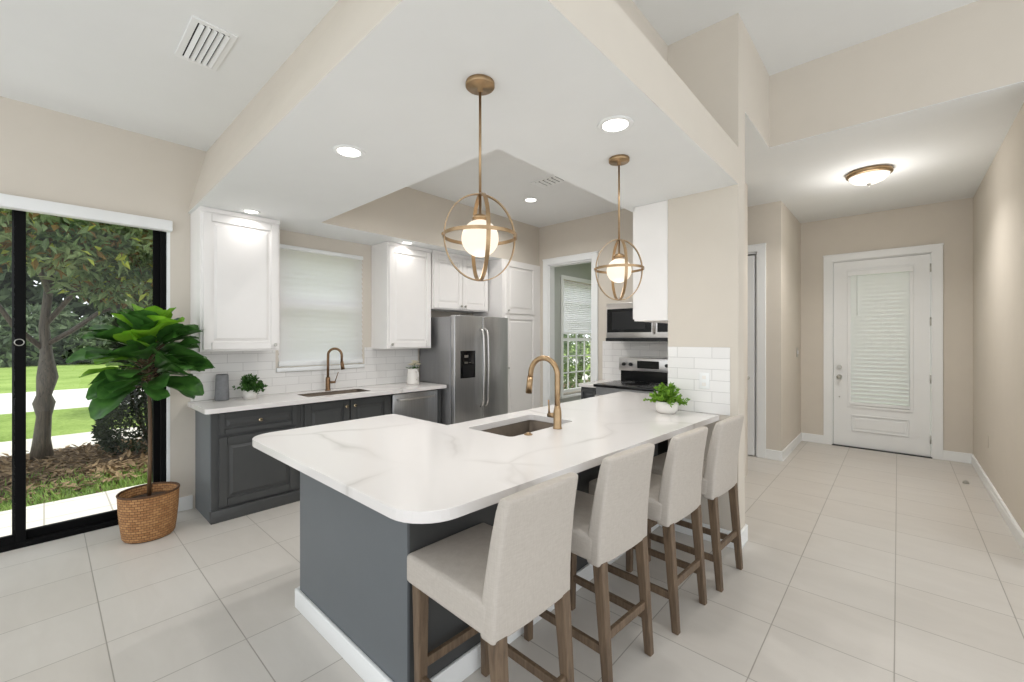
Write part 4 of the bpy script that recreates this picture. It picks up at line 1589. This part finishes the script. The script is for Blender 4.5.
m.build('trunk', M['bark'], tr)
m = MB()
blobs = [(-7.7, .1, 3.6, 1.7, 2.0, 1.0, 5500), (-7.5, 1.0, 2.7, .9, 1.1, .5, 4200), (-7.7, -.9, 2.9, .9, .9, .7, 1800), (-7.0, .1, 2.6, .5, .8, .4, 1700),
         (-7.7, .9, 2.15, .7, .8, .3, 1300), (-8.3, -1.6, 2.3, .8, .9, .7, 900), (-8.0, 1.6, 2.3, .7, .8, .6, 1800)]
crown(m, blobs, .135, .40, 3, (.8, .13, .07))
m.build('foliage', [M['leaf_tree'], M['leaf_tree_rust'], M['leaf_tree_yellow']], tr, fix=False)

sh = empty('conical_shrub', (-7.75, 1.0, GZ), label='dark dense upright shrub right of the tree trunk, behind the fig', cat='shrub')
m = MB()
for k in range(16):
    a = random.uniform(0, 6.28)
    m.tube([(-7.75, 1.0, GZ), (-7.75 + .15 * math.cos(a), 1.0 + .15 * math.sin(a), .4), (-7.75 + .33 * math.cos(a), 1.0 + .33 * math.sin(a), 1.1)], [.015, .012, .004], 5)
m.build('stems', M['bark'], sh)
m = MB()
for k in range(15000):
    z = random.uniform(0, 1) ** .85
    r = .6 * (1 - .45 * z) * (.8 + .2 * math.sin(z * 9)) * random.uniform(.55, 1) ** .5
    a = random.uniform(0, 6.28)
    p = Vector((-7.75 + r * math.cos(a), 1.0 + r * math.sin(a), GZ + .04 + z * 1.85))
    leafquad(m, p, rv() + Vector((math.cos(a), math.sin(a), .3)), rv(), random.uniform(.045, .085), .03)
m.build('foliage', M['leaf_shrub'], sh, fix=False)


def tree(name, x, y, h, r, nl, mat, label, cat='tree', L=.3, low=.12, group=None, trunk=True):
    e = empty(name, (x, y, GZ), label=label, cat=cat, group=group)
    if trunk:
        MB().tube([(x, y, GZ), (x + .1, y, h * .3), (x, y + .1, h * .6), (x, y, h * .85)], [r * .09, r * .07, r * .05, .03], 8).build('trunk', M['bark'], e)
    m = MB()
    bl = []
    for k in range(7):
        a = k * 2.4
        z = h * (low + (1 - low) * (k + .5) / 7)
        rr = r * (.95 - .5 * abs(k - 2) / 5)
        bl.append((x + r * .3 * math.cos(a), y + r * .3 * math.sin(a), z, rr, rr, h * .14, nl // 7))
    crown(m, bl, L, .5)
    m.build('foliage', mat, e, fix=False)


random.seed(5)
tl = [(-24, -9, 9, 4.2), (-26, -3, 10, 4.5), (-25, 3.2, 9, 4.2), (-27, 9.5, 10.5, 4.8), (-26, 16, 10, 4.6), (-21.5, -14, 10, 4.5)]
pos = ['far left beyond the road', 'left of the magnolia trunk beyond the road', 'right of the magnolia trunk beyond the road', 'behind the fig beyond the road', 'hidden end of the row beyond the road', 'outermost left beyond the road']
# clipped shrubs at the far side of the wide lawn, and tall trees behind them
for i, (y, h) in enumerate(((-17, 2.6), (-11.5, 3.0), (-6.5, 2.7), (-1.5, 2.9), (3.2, 2.6), (8, 3.1), (13, 2.8), (18.5, 3.0), (24, 3.0))):
    tree('hedge_shrub', -37.5 + random.uniform(-.6, .6), y, h, 3.3, 3400, M['leaf_fardark'], 'dark rounded shrub in the hedge row along the far side of the wide lawn', 'shrub', .46, .05, 'hedge shrubs beyond the wide lawn', False)
for i, (x, y, h, r) in enumerate(((-46, -22, 17, 6), (-45, -12, 16, 6), (-47, -2, 18, 6.5), (-45, 8, 16, 6), (-47, 18, 18, 6.5), (-45, 29, 17, 6.2), (-46, 40, 18, 6.5))):
    tree('background_tree', x, y, h, r, 5600, M['leaf_far'] if i % 2 else M['leaf_fardark'], 'tall leafy tree in the row behind the far hedge', 'tree', 1.15, .06, 'tall trees behind the hedge')
for i, (x, y, h, r) in enumerate(((-12.6, 2.6, 2.7, 1.2), (-12.4, -2.6, 2.5, 1.2))):
    tree('garden_shrub', x, y, h, r, 3600, M['leaf_far'], ['loose grey-green shrub on the lawn strip behind the fig', 'loose grey-green shrub on the lawn strip at the far left'][i], 'shrub', .12, .1, None, True)
# planting outside the nook window
for i, (x, y, h, r) in enumerate(((-6.6, 8.6, 2.3, 1.0), (-6.8, 10.3, 2.6, 1.1), (-6.7, 7.0, 2.2, .9))):
    tree('garden_shrub', x, y, h, r, 3800, M['leaf_tree'], 'green shrub growing outside the far grid window', 'shrub', .11, .05, 'shrubs outside the far window', True)
